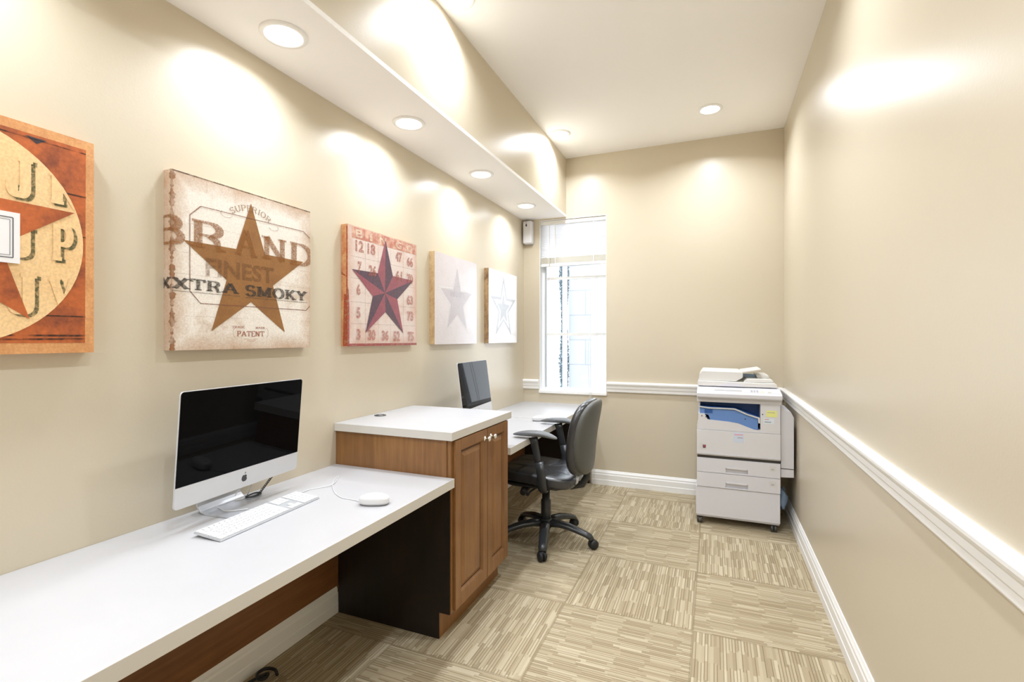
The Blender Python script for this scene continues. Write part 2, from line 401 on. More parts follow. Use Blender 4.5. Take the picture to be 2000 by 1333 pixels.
o = MB().box(-1.865, -1.815, 6.30, 6.38, -.15, 3.6, bev=.01).build('downpipe', mat('white_downpipe', (.8, .82, .85), .5)); tag(o, 'white square downpipe in front of the grey block pillar outside', 'pipe')
sh = thing('garden_shrub', 'blue-grey leafy shrub seen blurred outside the window glass', 'shrub', (-2.02, 6.7, -.15))
MB().tube([(-1.955, 6.7, -.15), (-1.95, 6.68, .9), (-1.96, 6.7, 2.0)], [.03, .022, .01]).build('stem', mat('bark', (.2, .17, .14), .9), sh)
lf = MB()
for k in range(7000):
    z = random.uniform(.15, 2.75); r = .085*math.sqrt(random.random())*(1-.5*abs(math.sin(z*2.6+.6)))
    a = random.uniform(0, 2*pi); c = Vector((-1.955+r*cos(a), 6.7+r*sin(a), z)); d = Vector((random.gauss(0, 1), random.gauss(0, 1), random.gauss(0, 1))).normalized()*.020
    e = d.orthogonal().normalized()*.009
    lf.face([lf.v(c-d), lf.v(c+e), lf.v(c+d), lf.v(c-e)])
lf.build('foliage', mat('grey_green_leaf', (.22, .29, .33), .7), sh, recalc=False)

# ------------------------------------------------------------------ downlights
m_ringw = mat('white_light_trim', (.88, .88, .88), .4)
def downlight(label, x, y, z, watt, group):
    t = thing('recessed_downlight', label, 'ceiling light', (x, y, z), 0, group)
    MB().lathe([(.066, -.001), (.066, -.007), (.071, -.009), (.083, -.007), (.086, -.003), (.086, 0), (.066, 0)], (x, y, z)).build('trim_ring', m_ringw, t)
    MB().lathe([(0, -.0035), (.066, -.0035), (.066, -.0005), (0, -.0005)], (x, y, z), smooth=False).build('lens', m_lens, t)
    ld = bpy.data.lights.new('lamp', 'AREA'); ld.shape = 'DISK'; ld.size = .125; ld.energy = watt; ld.color = LAMP_COL; ld.spread = rad(150)
    lo = bpy.data.objects.new('lamp', ld); COL.objects.link(lo); lo.parent = t; lo.location = (0, 0, -.012)
    return t
seen = {1.384: 'nearest the camera, above the star picture with brown lettering',
        2.206: 'second of the soffit row, above the faceted star picture',
        3.084: 'third of the soffit row, towards the window',
        3.966: 'last of the soffit row, closest to the window wall'}
rear_fill = {.52: 'just left of the camera, out of frame', -.34: 'just behind the camera', -1.2: 'third from the front wall side, behind the camera', -2.1: 'beside the front wall, far behind the camera'}  # unseen downlights, the row carried on to fill the room with light
for y in (3.966, 3.084, 2.206, 1.384, .52, -.34, -1.2, -2.1):
    lb = 'round recessed downlight '+seen[y] if y in seen else 'unseen soffit fill downlight '+rear_fill[y]
    downlight(lb, -1.50, y, ZS, LAMP_W, 'downlights along the low soffit')
for x, y, lb in ((-1.18, 3.917, 'recessed downlight in the high ceiling beside the soffit face near the window'),
                 (-.024, 3.915, 'recessed downlight in the high ceiling above the copier'),
                 (-1.18, 2.161, 'recessed downlight cut by the top edge of the photo, beside the soffit face'),
                 (-.024, 2.16, 'recessed downlight in the high ceiling above the middle of the carpet, out of frame'),
                 (-1.18, .40, 'unseen ceiling fill downlight level with the camera, soffit side'), (-.024, .40, 'unseen ceiling fill downlight directly above the camera'),  # this pair and the next are unseen, added for fill light
                 (-1.18, -1.36, 'unseen ceiling fill downlight well behind the camera, soffit side'), (-.024, -1.36, 'unseen ceiling fill downlight well behind the camera, right wall side')):
    downlight(lb or 'unseen fill downlight in the high ceiling behind the camera', x, y, ZC, CEIL_W, 'downlights in the high ceiling')

# ------------------------------------------------------------------ air freshener
t = thing('air_freshener_dispenser', 'small white air freshener dispenser high on the wall left of the window', 'dispenser', (-1.655, YB, 2.25))
MB().box(-1.702, -1.612, YB-.075, YB, 2.252, 2.470, bev=.014, seg=4).build('housing', m_prc, t)
MB().box(-1.698, -1.616, YB-.012, YB, 2.245, 2.474, bev=.004).build('back_plate', m_prg, t)
dp = MB(); pts = [(-1.664+.008*cos(a), 2.425+.010*sin(a)) for a in [pi+i*pi/10 for i in range(11)]]+[(-1.664, 2.449)]
dp.prism(pts, 'y', YB-.0765, YB-.075); dp.build('drop_mark', m_black, t)
MB().lathe([(.0, 0), (.0035, 0), (.0035, .002), (0, .002)], (-1.666, YB-.077, 2.458), 'y', 12).build('indicator_light', mat('red_lamp', (.5, .02, .02), .4), t)

# ------------------------------------------------------------------ slab serif letters and stars
def arc(cx, cy, rx, ry, a0, a1, n=10):
    return [(cx+rx*cos(rad(a0+(a1-a0)*i/n)), cy+ry*sin(rad(a0+(a1-a0)*i/n))) for i in range(n+1)]
G = {  # width, strokes, serif points
 'A': (.95, [[(.08, 0), (.46, 1)], [(.48, 1), (.87, 0)], [(.24, .36), (.72, .36)]], [(.08, 0), (.87, 0)]),
 'B': (.82, [[(.15, 0), (.15, 1)], [(.0, 1), (.42, 1)]+arc(.42, .76, .26, .24, 90, -90)+[(.15, .52)], [(.42, .52)]+arc(.44, .26, .30, .26, 90, -90)+[(.0, 0)]], []),
 'D': (.85, [[(.15, 0), (.15, 1)], [(.0, 1), (.36, 1)]+arc(.36, .5, .42, .5, 90, -90)+[(.0, 0)]], []),
 'E': (.72, [[(.15, 0), (.15, 1)], [(0, 1), (.66, 1), (.66, .8)], [(.15, .52), (.5, .52)], [(0, 0), (.68, 0), (.68, .22)]], []),
 'F': (.68, [[(.15, 0), (.15, 1)], [(0, 1), (.64, 1), (.64, .8)], [(.15, .52), (.48, .52)]], [(.15, 0)]),
 'I': (.34, [[(.17, 0), (.17, 1)]], [(.17, 0), (.17, 1)]),
 'J': (.6, [[(.42, 1), (.42, .25)]+arc(.24, .22, .18, .22, 0, -170)[1:]+[(.08, .32)]], [(.42, 1)]),
 'K': (.85, [[(.15, 0), (.15, 1)], [(.72, 1), (.18, .42)], [(.3, .55), (.75, 0)]], [(.15, 0), (.15, 1), (.7, 1), (.72, 0)]),
 'M': (1.1, [[(.15, 0), (.15, 1)], [(.15, 1), (.53, .1)], [(.53, .1), (.92, 1)], [(.92, 1), (.92, 0)]], [(.15, 0), (.12, 1), (.95, 1), (.92, 0)]),
 'N': (.95, [[(.15, 0), (.15, 1)], [(.15, 1), (.78, 0)], [(.78, 0), (.78, 1)]], [(.15, 0), (.12, 1), (.78, 1)]),
 'O': (.88, [arc(.43, .5, .36, .5, 90, 450, 24)], []),
 'P': (.76, [[(.15, 0), (.15, 1)], [(.0, 1), (.4, 1)]+arc(.4, .74, .27, .26, 90, -90)+[(.15, .48)]], [(.15, 0)]),
 'R': (.88, [[(.15, 0), (.15, 1)], [(.0, 1), (.42, 1)]+arc(.42, .75, .26, .25, 90, -90)+[(.15, .5)], [(.42, .5), (.60, .35), (.66, .0), (.84, .0)]], [(.15, 0)]),
 'S': (.72, [[(.62, .82)]+arc(.36, .75, .26, .25, 20, 265, 12)+arc(.36, .26, .28, .26, 85, -165, 12)], []),
 'T': (.85, [[(.42, 0), (.42, 1)], [(.04, .78), (.04, 1), (.80, 1), (.80, .78)]], [(.42, 0)]),
 'U': (.88, [[(.15, 1), (.15, .3)]+arc(.43, .3, .28, .3, 180, 360)+[(.71, 1)]], [(.15, 1), (.71, 1)]),
 'V': (.92, [[(.1, 1), (.45, 0)], [(.45, 0), (.82, 1)]], [(.12, 1), (.80, 1)]),
 'X': (.92, [[(.12, 1), (.8, 0)], [(.78, 1), (.14, 0)]], [(.14, 1), (.78, 1), (.14, 0), (.80, 0)]),
 'Y': (.88, [[(.1, 1), (.43, .5)], [(.77, 1), (.43, .5)], [(.43, .55), (.43, 0)]], [(.12, 1), (.76, 1), (.43, 0)]),
 'G': (.88, [[(.74, .8)]+arc(.43, .5, .36, .5, 35, 330, 20)+[(.75, .45), (.45, .45)]], []),
 ' ': (.45, [], [])}
def ribbon(pts, wv, wh):
    pts = [p for i, p in enumerate(pts) if i == 0 or math.hypot(p[0]-pts[i-1][0], p[1]-pts[i-1][1]) > 1e-6]
    n = len(pts); out = []; closed = math.hypot(pts[0][0]-pts[-1][0], pts[0][1]-pts[-1][1]) < 1e-6
    def nrm(a, b):
        dx, dy = b[0]-a[0], b[1]-a[1]; l = math.hypot(dx, dy) or 1; dx, dy = dx/l, dy/l
        wd = wv*abs(dy)+wh*abs(dx); return (-dy, dx, wd/2)
    segs = [nrm(pts[i], pts[i+1]) for i in range(n-1)]
    for i, p in enumerate(pts):
        if closed and i in (0, n-1): a, b = segs[-1], segs[0]
        else: a, b = segs[max(i-1, 0)], segs[min(i, n-2)]
        # intersection of the two offset edges (mitre), per side
        mx, my = a[0]+b[0], a[1]+b[1]; l = math.hypot(mx, my)
        if l < .6: mx, my, l = b[0], b[1], 1
        mx, my = mx/l, my/l; wd = (a[2]+b[2])/2
        if a[0]*b[0]+a[1]*b[1] > .3: k = wd
        else:
            k = wd*1.25
        out.append(((p[0]+mx*k, p[1]+my*k), (p[0]-mx*k, p[1]-my*k)))
    return [[out[i][0], out[i][1], out[i+1][1], out[i+1][0]] for i in range(n-1)]
def letters(s_, wv=.2, wh=.09, ser=.17, sth=.085, gap=.1):
    """list of quads for a string, height 1, plus its width"""
    x = 0; Q = []
    for ch in s_:
        gw, st, se = G[ch]
        for p in st:
            for q in ribbon(p, wv, wh): Q.append([(a+x, b) for a, b in q])
        for (a, b) in se:
            y0, y1 = (0, sth) if b < .5 else (1-sth, 1)
            Q.append([(a-ser+x, y0), (a+ser+x, y0), (a+ser+x, y1), (a-ser+x, y1)])
        x += gw+gap
    return Q, x-gap
def font_polys(body, off=0.0):
    cu = bpy.data.curves.new('tmp', 'FONT'); cu.body = body; cu.offset = off; cu.resolution_u = 4
    ob = bpy.data.objects.new('tmp', cu); COL.objects.link(ob)
    me = bpy.data.meshes.new_from_object(ob)
    P = [[(me.vertices[i].co.x, me.vertices[i].co.y) for i in p.vertices] for p in me.polygons]
    bpy.data.objects.remove(ob); bpy.data.curves.remove(cu); bpy.data.meshes.remove(me)
    return P
def fit(polys, s0, t0, s1, t1):
    xs = [p[0] for q in polys for p in q]; ys = [p[1] for q in polys for p in q]
    ax, ay, bx, by = min(xs), min(ys), max(xs), max(ys)
    return [[(s0+(x-ax)/(bx-ax)*(s1-s0), t0+(y-ay)/(by-ay)*(t1-t0)) for x, y in q] for q in polys]
def clip(polys, s0, s1):
    """clip polygons to s0 <= s <= s1 (wrapped edges of the canvas)"""
    out = []
    for q in polys:
        for lim, sg in ((s0, 1), (s1, -1)):
            r = []
            for i in range(len(q)):
                a, b = q[i], q[(i+1) % len(q)]; ia, ib = (a[0]-lim)*sg >= 0, (b[0]-lim)*sg >= 0
                if ia: r.append(a)
                if ia != ib:
                    k = (lim-a[0])/(b[0]-a[0]); r.append((lim, a[1]+k*(b[1]-a[1])))
            q = r
            if len(q) < 3: break
        if len(q) >= 3: out.append(q)
    return out
def clipcircle(polys, cx, cy, R, n=48):
    out = []
    for q in polys:
        for k in range(n):
            a = 2*pi*k/n; nx, ny = cos(a), sin(a); r = []
            for i in range(len(q)):
                A, B = q[i], q[(i+1) % len(q)]; da = R-((A[0]-cx)*nx+(A[1]-cy)*ny); db = R-((B[0]-cx)*nx+(B[1]-cy)*ny)
                if da >= 0: r.append(A)
                if (da >= 0) != (db >= 0):
                    f = da/(da-db); r.append((A[0]+f*(B[0]-A[0]), A[1]+f*(B[1]-A[1])))
            q = r
            if len(q) < 3: break
        if len(q) >= 3: out.append(q)
    return out
def star(cx, cy, R, k=.40, rot=0):
    return [(cx+(R if i % 2 == 0 else R*k)*cos(rad(90+36*i+rot)), cy+(R if i % 2 == 0 else R*k)*sin(rad(90+36*i+rot))) for i in range(10)]
def starring(cx, cy, R0, R1, k=.40):
    a, b = star(cx, cy, R0, k), star(cx, cy, R1, k)
    return [[a[i], a[(i+1) % 10], b[(i+1) % 10], b[i]] for i in range(10)]
def line(a, b, wd):
    dx, dy = b[0]-a[0], b[1]-a[1]; l = math.hypot(dx, dy); nx, ny = -dy/l*wd/2, dx/l*wd/2
    return [(a[0]+nx, a[1]+ny), (a[0]-nx, a[1]-ny), (b[0]-nx, b[1]-ny), (b[0]+nx, b[1]+ny)]
def pline(pts, wd): return [q for q in ribbon(pts, wd, wd)]

SZ, PD, PZ = .61, .040, 1.302
def art(label, y0):
    return thing('star_canvas', label, 'picture', (XL, y0, PZ), 0, 'square star pictures in a row on the left wall')
def prn(name, par, y0, polys, lev, m, side=False, mis=None):
    mb = MB(); x = XL+PD+.0005*lev
    for i, q in enumerate(polys):
        if side: mb.poly([(XL+PD+s_, y0-.0005*lev-i*6e-6, PZ+t_) for s_, t_ in q])      # on the near side face, s negative
        else: mb.poly([(x+i*6e-6, y0+s_, PZ+t_) for s_, t_ in q], mis[i] if mis else 0)
    return mb.build(name, m, par, recalc=False)
def canvas(par, y0, m_front, m_side, m_other=None):
    mb = MB(); X0, X1 = XL, XL+PD
    mb.box(X0, X1, y0, y0+SZ, PZ, PZ+SZ)
    for f in mb.bm.faces:
        c = f.calc_center_median()
        if abs(c.x-X1) < 1e-4: f.material_index = 0
        else: f.material_index = 1
    return mb.build('canvas', [m_front, m_side], par, recalc=False)

# --- picture 2: cream star with brown lettering
y0 = 1.086
p2 = art('square canvas of a brown star over cream with the words BRAND and XTRA SMOKY', y0)
m = paper('cream_print', (.80, .75, .68), (.40, .20, .07), .7, 6, edge=.9, lo=.53, hi=.72, coat=.3)
canvas(p2, y0, m, m)
rust = ink('rust_band', (.30, .13, .05), .85, .7, scale=45)
rp = []
wf = lambda k: .007+.004*sin(k*.31)+.003*sin(k*.83+1)+.0025*sin(k*1.9)
for k in range(150):
    z0 = .61*k/150; rp.append([(0, z0), (wf(k), z0), (wf(k+1), z0+.61/150), (0, z0+.61/150)])
prn('rust_edge', p2, y0, rp, 1, rust)
prn('rust_wrap', p2, y0, [[(-a, b) for a, b in q] for q in rp], 1, rust, side=True)
prn('dark_top_edge', p2, y0, [line((0, .608), (.61, .608), .004)], 1, ink('dark_edge', (.10, .06, .04), .85, .5, scale=60))
m_star2 = paper('brown_star_print', (.29, .125, .028), (.20, .08, .018), .8, 12, lo=.42, hi=.7, coat=.3)
prn('star', p2, y0, [star(.304, .292, .279, .392)], 2, m_star2)
inkb = ink('brown_ink', (.30, .115, .022), .74, .5, scale=170)
Q, W_ = letters('R'); q = fit(Q, .065, .355, .197, .460)
Q, _ = letters('A'); q += fit(Q, .232, .355, .333, .462)
Q, _ = letters('N'); q += fit(Q, .352, .357, .476, .460)
Q, _ = letters('D'); q += clip(fit(Q, .495, .357, .625, .457), 0, .61)
Q, _ = letters('B'); b_ = fit(Q, -.07, .357, .045, .458); q += clip(b_, 0, .61)
prn('brand_lettering', p2, y0, q, 3, inkb)
prn('brand_letter_wrap', p2, y0, clip(b_, -.039, 0)+clip([[(-a, b) for a, b in r] for r in b_], -.039, 0)[:0], 3, inkb, side=True)
prn('finest_lettering', p2, y0, fit(font_polys('FINEST', .03), .118, .264, .412, .330), 3, ink('dull_brown_ink', (.21, .09, .03), .5, .5, scale=120))
inkd = ink('dark_slab_ink', (.055, .04, .03), .85, .45, scale=160)
Q, _ = letters('XTRA', .24, .11, .2, .11); q = clip(fit(Q, -.003, .207, .252, .249), 0, .6)
Q, _ = letters('SMOKY', .24, .11, .2, .11); q += fit(Q, .277, .204, .592, .250)
q += [line((.0, .2015), (.256, .2015), .0018), line((.277, .199), (.592, .199), .0018)]
prn('xtra_smoky_lettering', p2, y0, q, 3, inkd)
Q, _ = letters('X', .24, .11, .2, .11); prn('letter_wrap', p2, y0, clip(fit(Q, -.058, .207, .0, .249), -.039, 0), 3, inkd, side=True)
# arched word
q = []; Q, W_ = letters('SUPERIOR', .16, .07, .14, .07)
for poly in Q:
    r = []
    for a, b in poly:
        th = rad(128-76*a/W_); R = .135+b*.021*1.05; r.append((.305+R*cos(th), .405+R*sin(th)*.98))
    q.append(r)
prn('superior_lettering', p2, y0, q, 3, ink('thin_brown_ink', (.28, .15, .07), .8, .4, scale=150))
q = fit(letters('PATENT', .2, .1)[0], .243, .047, .366, .069)+fit(letters('TRADE', .2, .1)[0], .222, .079, .276, .088)+fit(letters('MARK', .2, .1)[0], .324, .078, .368, .087)
q += pline([(.238+.012*cos(a), .062+.019*sin(a)) for a in [pi/2+i*pi/10 for i in range(11)]], .001)+pline([(.372+.012*cos(a), .062+.019*sin(a)) for a in [-pi/2+i*pi/10 for i in range(11)]], .001)
q += pline([(.27+.008*i, .036+.003*sin(i*1.1)) for i in range(9)], .001)+pline([(.285+.008*i, .030+.003*sin(i*1.1+2)) for i in range(6)], .001)
prn('patent_lettering', p2, y0, q, 3, ink('red_brown_ink', (.33, .10, .05), .85, .3, scale=150))
oc = [(.10, .508), (.061, .469), (.061, .205), (.10, .164), (.585, .165), (.606, .185)]
q = pline(oc, .003)+pline([(.10, .508), (.57, .513), (.606, .490)], .003)
q += pline([(.20+.022*cos(a)*1.1, .505+.014*sin(a)) for a in [pi*.8+i*pi/9 for i in range(11)]], .001)+pline([(.41+.022*cos(a)*1.1, .498+.014*sin(a)) for a in [-pi*.9+i*pi/9 for i in range(11)]], .001)
prn('label_border', p2, y0, q, 3, ink('border_ink', (.22, .09, .05), .85, .25, scale=120))
q = [line((0, t_), (.61, t_+random.uniform(-.002, .002)), .0012) for t_ in (.262, .336, .118, .44)]
prn('board_joints', p2, y0, q, 1, ink('faint_line', (.35, .2, .1), .45, .9, scale=30))

# --- picture 1: orange square with a cream disc
y0 = .253
p1 = art('orange red canvas with a star on a cream disc, leftmost in the row', y0)
m_pale = paper('orange_wood_print', (.72, .37, .15), (.50, .20, .07), .8, 14, lo=.4, hi=.7)
canvas(p1, y0, m_pale, m_pale)
m_red = paper('rust_red_print', (.50, .12, .028), (.17, .04, .018), .9, 9, lo=.46, hi=.66, fine=90)
prn('red_field', p1, y0, [[(.028, .030), (.588, .028), (.590, .585), (.028, .585)]], 1, m_red)
q = [line((.03, t_), (.59, t_+random.uniform(-.004, .004)), random.uniform(.002, .005)) for t_ in (.036, .05, .575, .105, .33, .45)]
prn('dark_cracks', p1, y0, q, 2, ink('black_crack', (.03, .02, .015), .8, 1.0, scale=26))
q = [[(.455, .578), (.500, .578), (.478, .562)]]
prn('dark_chip', p1, y0, q, 2, ink('slate_chip', (.04, .045, .06), .9, .2))
cx, cy, R = .300, .305, .283
m_disc = paper('cream_disc_print', (.86, .60, .31), (.80, .50, .22), .6, 8)
prn('disc', p1, y0, [[(cx+R*cos(2*pi*k/72), cy+R*sin(2*pi*k/72)) for k in range(72)]], 3, m_disc)
prn('star', p1, y0, [star(.303, .312, .272, .392)], 7, m_red)
m_olive = ink('olive_shade', (.10, .10, .04), .85, .6, scale=120)
for ch, a, b, c, d in (('J', .415, .408, .470, .515), ('N', .505, .405, .585, .503), ('P', .510, .256, .560, .360), ('J', .418, .103, .478, .212), ('V', .503, .12, .572, .210), ('J', .405, .252, .470, .335)):
    Q, _ = letters(ch, .34 if ch == 'N' else .30, .12, .20, .11); f_ = clipcircle(fit(Q, a, b, c, d), cx, cy, R-.001)
    sh_ = prn('letter_shading', p1, y0, clipcircle(fit(Q, a+.008, b-.006, c+.009, d-.005), cx, cy, R-.001), 5, m_olive)
    prn('letter', p1, y0, f_, 6, m_disc)
PDc = .004
cd = thing('white_notice_card', 'white notice card with a thin double border on the orange star picture', 'sign', (XL+PD, y0+.355, PZ+.235))
MB().box(XL+PD+.0045, XL+PD+.009, y0+.27, y0+.441, PZ+.235, PZ+.366).build('card', mat('white_card', (.85, .85, .87), .3), cd)
cb = MB(); X_ = XL+PD+.0095
for ins, wd in ((.014, .0025), (.020, .0012)):
    a, b, c, d = y0+.27+ins, y0+.441-ins, PZ+.235+ins, PZ+.366-ins
    for q in (line((a, c), (b, c), wd), line((b, c), (b, d), wd), line((b, d), (a, d), wd), line((a, d), (a, c), wd)): cb.poly([(X_, s_, t_) for s_, t_ in q])
cb.build('printed_border', mat('dark_border', (.12, .12, .14), .5), cd, recalc=False)

# --- picture 3: bingo card and faceted star
y0 = 1.940
p3 = art('square canvas of a faceted red and purple star over a bingo card of numbers', y0)
m_b = paper('bingo_print', (.70, .60, .55), (.50, .22, .12), .6, 7, edge=.8, lo=.48, hi=.75, coat=.6)
m_bs = paper('bingo_side_print', (.66, .40, .18), (.45, .10, .04), .9, 9, lo=.4, hi=.62)
canvas(p3, y0, m_b, m_bs)
hdr = [[(.03, .548), (.605, .548), (.605, .605), (.03, .605)]]
prn('header_band', p3, y0, hdr, 1, paper('header_red', (.46, .16, .11), (.70, .48, .36), .8, 22, lo=.45, hi=.6, coat=.6))
m_ci = ink('cream_ink', (.80, .66, .52), .8, .4, scale=80)
for ch, cxx in (('B', .088), ('I', .18), ('N', .28), ('G', .425), ('O', .535)):
    q = fit(font_polys(ch, .03), cxx-(.010 if ch == 'I' else .028), .556, cxx+(.010 if ch == 'I' else .028), .596); prn('header_letter', p3, y0, q, 2, m_ci)

q = []
for tx_, cxx, czz in (('12', .088, .512), ('18', .182, .512), ('47', .425, .508), ('66', .537, .496),
                     ('7', .088, .405), ('26', .190, .400), ('61', .425, .400), ('70', .537, .395),
                     ('6', .078, .290), ('63', .535, .268), ('5', .076, .171), ('73', .537, .172),
                     ('3', .076, .060), ('30', .180, .058), ('36', .295, .056), ('52', .400, .052), ('75', .540, .050)):
    hw = .015 if len(tx_) == 1 else .032
    q += fit(font_polys(tx_, .045), cxx-hw, czz-.029, cxx+hw, czz+.029)
prn('numbers', p3, y0, q, 2, ink('number_ink', (.40, .11, .08), .75, .5, scale=110, coat=.6))
q = [line((a, .01), (a, .55), .0015) for a in (.134, .24, .35, .47)]+[line((.02, a), (.60, a), .0015) for a in (.115, .225, .345, .455)]
prn('grid_lines', p3, y0, q, 1, ink('grid_ink', (.30, .14, .12), .6, .4, scale=60))
st_ = star(.302, .300, .286, .40); cc = (.298, .290)
tri = [[cc, st_[i], st_[(i+1) % 10]] for i in range(10)]
prn('faceted_star', p3, y0, tri, 3, [paper('crimson_facet', (.29, .065, .095), (.17, .04, .07), .8, 30, coat=.6), paper('plum_facet', (.06, .026, .055), (.15, .07, .12), .8, 70, coat=.6)], mis=[(i+0) % 2 for i in range(10)])
prn('red_corner_strip', p3, y0, [[(0, 0), (.012, 0), (.012, .20), (.008, .28), (0, .3)], [(0, 0), (.61, 0), (.61, .012), (0, .014)]], 1, ink('deep_red', (.36, .07, .07), .85, .4, scale=60))
prn('red_wrap_strip', p3, y0, [[(-.03, .002), (0, .002), (0, .26), (-.022, .26)], [(-.008, .26), (0, .26), (0, .60), (-.008, .60)], [(-.039, .36), (0, .345), (-.039, .375)]], 1, ink('deep_rust', (.40, .07, .03), .85, .5, scale=60), side=True)

# --- picture 4: pale star outline, window glare painted into print and inks
y0 = 2.761
p4 = art('mauve canvas paled by painted-in window glare with a faint star outline between the purple and white star pictures', y0)
m_s4 = paper('parchment_side', (.62, .46, .26), (.36, .18, .07), .8, 12, lo=.42, hi=.65)
canvas(p4, y0, paper('glare_paled_mauve_print', (.66, .61, .63), (.56, .49, .49), .7, 5, rough=.3, coat=1, edge=.3), m_s4)
pm = ink('pale_ink', (.86, .85, .86), .7, .05, scale=50, coat=1)
prn('star_outline', p4, y0, starring(.300, .300, .280, .245), 2, pm)
prn('star', p4, y0, [star(.300, .300, .236, .40)], 2, ink('grey_mauve_ink', (.52, .49, .56), .3, .1, coat=1))
prn('small_lettering', p4, y0, fit(font_polys('IIIIIIII'), .21, .33, .40, .37), 3, ink('slate_ink', (.4, .4, .45), .3, .4, coat=1))

# --- picture 5: white with grey double star
y0 = 3.590
p5 = art('whitish canvas with a grey double outlined star, last in the row beside the window wall', y0)
canvas(p5, y0, paper('chalk_print', (.74, .72, .72), (.66, .63, .62), .6, 5, rough=.3, coat=1), paper('dark_wood_side', (.50, .34, .18), (.16, .08, .04), .85, 16, lo=.42, hi=.62))
gk = ink('blue_grey_ink', (.40, .42, .46), .6, .05, scale=60, coat=1)
prn('outer_star_band', p5, y0, starring(.304, .300, .285, .215), 2, gk)
prn('inner_star', p5, y0, [star(.304, .290, .140, .42)], 2, gk)

# ------------------------------------------------------------------ cabinet with high counter
cab = thing('base_cabinet', 'tall brown wooden cabinet with two panel doors between the two desks', 'cabinet', ((XL+XK)/2, (YC0+YC1)/2, 0))
ZB = .8897
b = MB()
b.box(XL+.001, -1.135, YC0+.012, YC1-.012, 0, .118)                    # plinth
b.box(XL+.001, -1.096, YC0, YC1, .118, ZB)
b.build('carcass', m_woodz, cab)
MB().box(-1.137, -1.133, YC0+.002, YC1-.002, 0, .118).build('toe_kick', m_woodz, cab)
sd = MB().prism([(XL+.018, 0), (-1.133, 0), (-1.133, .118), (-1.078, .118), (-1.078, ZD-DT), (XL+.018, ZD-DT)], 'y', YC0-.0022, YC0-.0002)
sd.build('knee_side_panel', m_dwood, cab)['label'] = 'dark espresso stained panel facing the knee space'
ff = MB(); X0, X1 = -1.096, -1.078
ff.box(X0, X1, YC0+.006, YC0+.030, .118, ZB).box(X0, X1, YC1-.026, YC1-.004, .118, ZB).box(X0, X1, YC0+.03, YC1-.026, ZB-.016, ZB).box(X0, X1, YC0+.03, YC1-.026, .118, .134)
ff.build('face_frame', m_woodz, cab)
m_groove_shade = mat('painted_groove_shade', (.045, .018, .008), .6)  # dark colour standing in for shade in the door panel grooves
def panel_door(ya, yb, za, zb, knob_y):
    X0, X1 = -1.0775, -1.0605+.0; X1 = -1.0640
    d = MB(); fw = .052; pa, pb, pc_, pd = ya+fw, yb-fw, za+fw+.010, zb-fw
    d.box(X0, X1, ya, pa, za, zb).box(X0, X1, pb, yb, za, zb).box(X0, X1, pa, pb, za, pc_).box(X0, X1, pa, pb, pd, zb)
    # moulding slope down to the panel groove, then raised field
    g1, g2, f = .008, .0125, .034; xg = X1-.012; xf = X1-.002
    R0 = [(pa, pc_), (pb, pc_), (pb, pd), (pa, pd)]
    def ins(k): return [(pa+k, pc_+k), (pb-k, pc_+k), (pb-k, pd-k), (pa+k, pd-k)]
    rings = [(R0, X1), (ins(g1), xg), (ins(g2), xg), (ins(f), xf)]
    vs = [[d.v((x, p[0], p[1])) for p in r] for r, x in rings]
    for A, B in zip(vs, vs[1:]):
        for i in range(4): d.face([A[i], A[(i+1) % 4], B[(i+1) % 4], B[i]], 1 if A is vs[1] else 0)
    d.face(vs[-1])
    o = d.build('door', [m_woodz, m_groove_shade], cab, bev=.0015, seg=2, recalc=True)
    k = MB().lathe([(0, 0), (.013, 0), (.013, .003), (.005, .005), (.0045, .016), (.010, .019), (.0135, .024), (.0125, .030), (.007, .034), (0, .035)], (X1, knob_y, .838), 'x', 24)
    k.build('knob', m_chrome, o)
YM = 2.262
panel_door(YC0+.026, YM-.0025, .124, ZB-.006, YM-.035)
panel_door(YM+.0025, YC1-.018, .124, ZB-.006, YM+.035)
ct = thing('countertop', 'white laminate counter on top of the brown panel door cabinet', 'countertop', ((XL+XK)/2, (YC0+YC1)/2, ZB))
def top_slab(x0, x1, ya, yb, zt, th, par, name='slab'):
    m = MB().box(x0, x1, ya, yb, zt-th, zt)
    for f in m.bm.faces: f.material_index = 0 if f.normal.z > .5 or abs(f.calc_center_median().z-zt) < 1e-4 else 1
    return m.build(name, [m_lam, m_edge], par, bev=.0015)
top_slab(XL+.001, XK, YC0-.012, 2.575, ZK, ZK-ZB, ct)
gm = MB().lathe([(.022, .001), (.022, .003), (.030, .003), (.032, 0), (.022, 0)], (-1.655, 2.166, ZK)); gm.build('grommet_ring', m_chpl, ct)
MB().lathe([(0, .0005), (.022, .0005), (.022, .0015), (0, .0015)], (-1.655, 2.166, ZK)).build('grommet_hole', m_black, ct)
MB().box(-1.665, -1.640, 2.160, 2.172, ZK+.0016, ZK+.003).build('grommet_cover', m_prg, ct)

# ------------------------------------------------------------------ desks
dk1 = thing('built_in_desk', 'long white topped built-in desk in the left foreground under the star pictures', 'desk', ((XL+XD)/2, .4, 0), 0, 'white built-in desks along the left wall')
top_slab(XL+.001, XD, -1.3, YC0-.0025, ZD, DT, dk1, 'desktop')
MB().box(XL+.0005, XL+.017, -1.29, YC0-.003, .1325, ZD-DT).build('back_panel', m_woody, dk1)
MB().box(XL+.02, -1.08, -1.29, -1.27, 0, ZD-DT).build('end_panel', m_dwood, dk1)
dk2 = thing('built_in_desk', 'white topped built-in desk in the far corner below the window, behind the cabinet', 'desk', ((XL+XD)/2, 3.5, 0), 0, 'white built-in desks along the left wall')
top_slab(XL+.001, XD, YC1+.001, YB-.001, ZD, DT, dk2, 'desktop')
MB().box(XL+.0005, XL+.017, YC1+.002, YB-.03, .1325, ZD-DT).build('back_panel', m_woody, dk2)
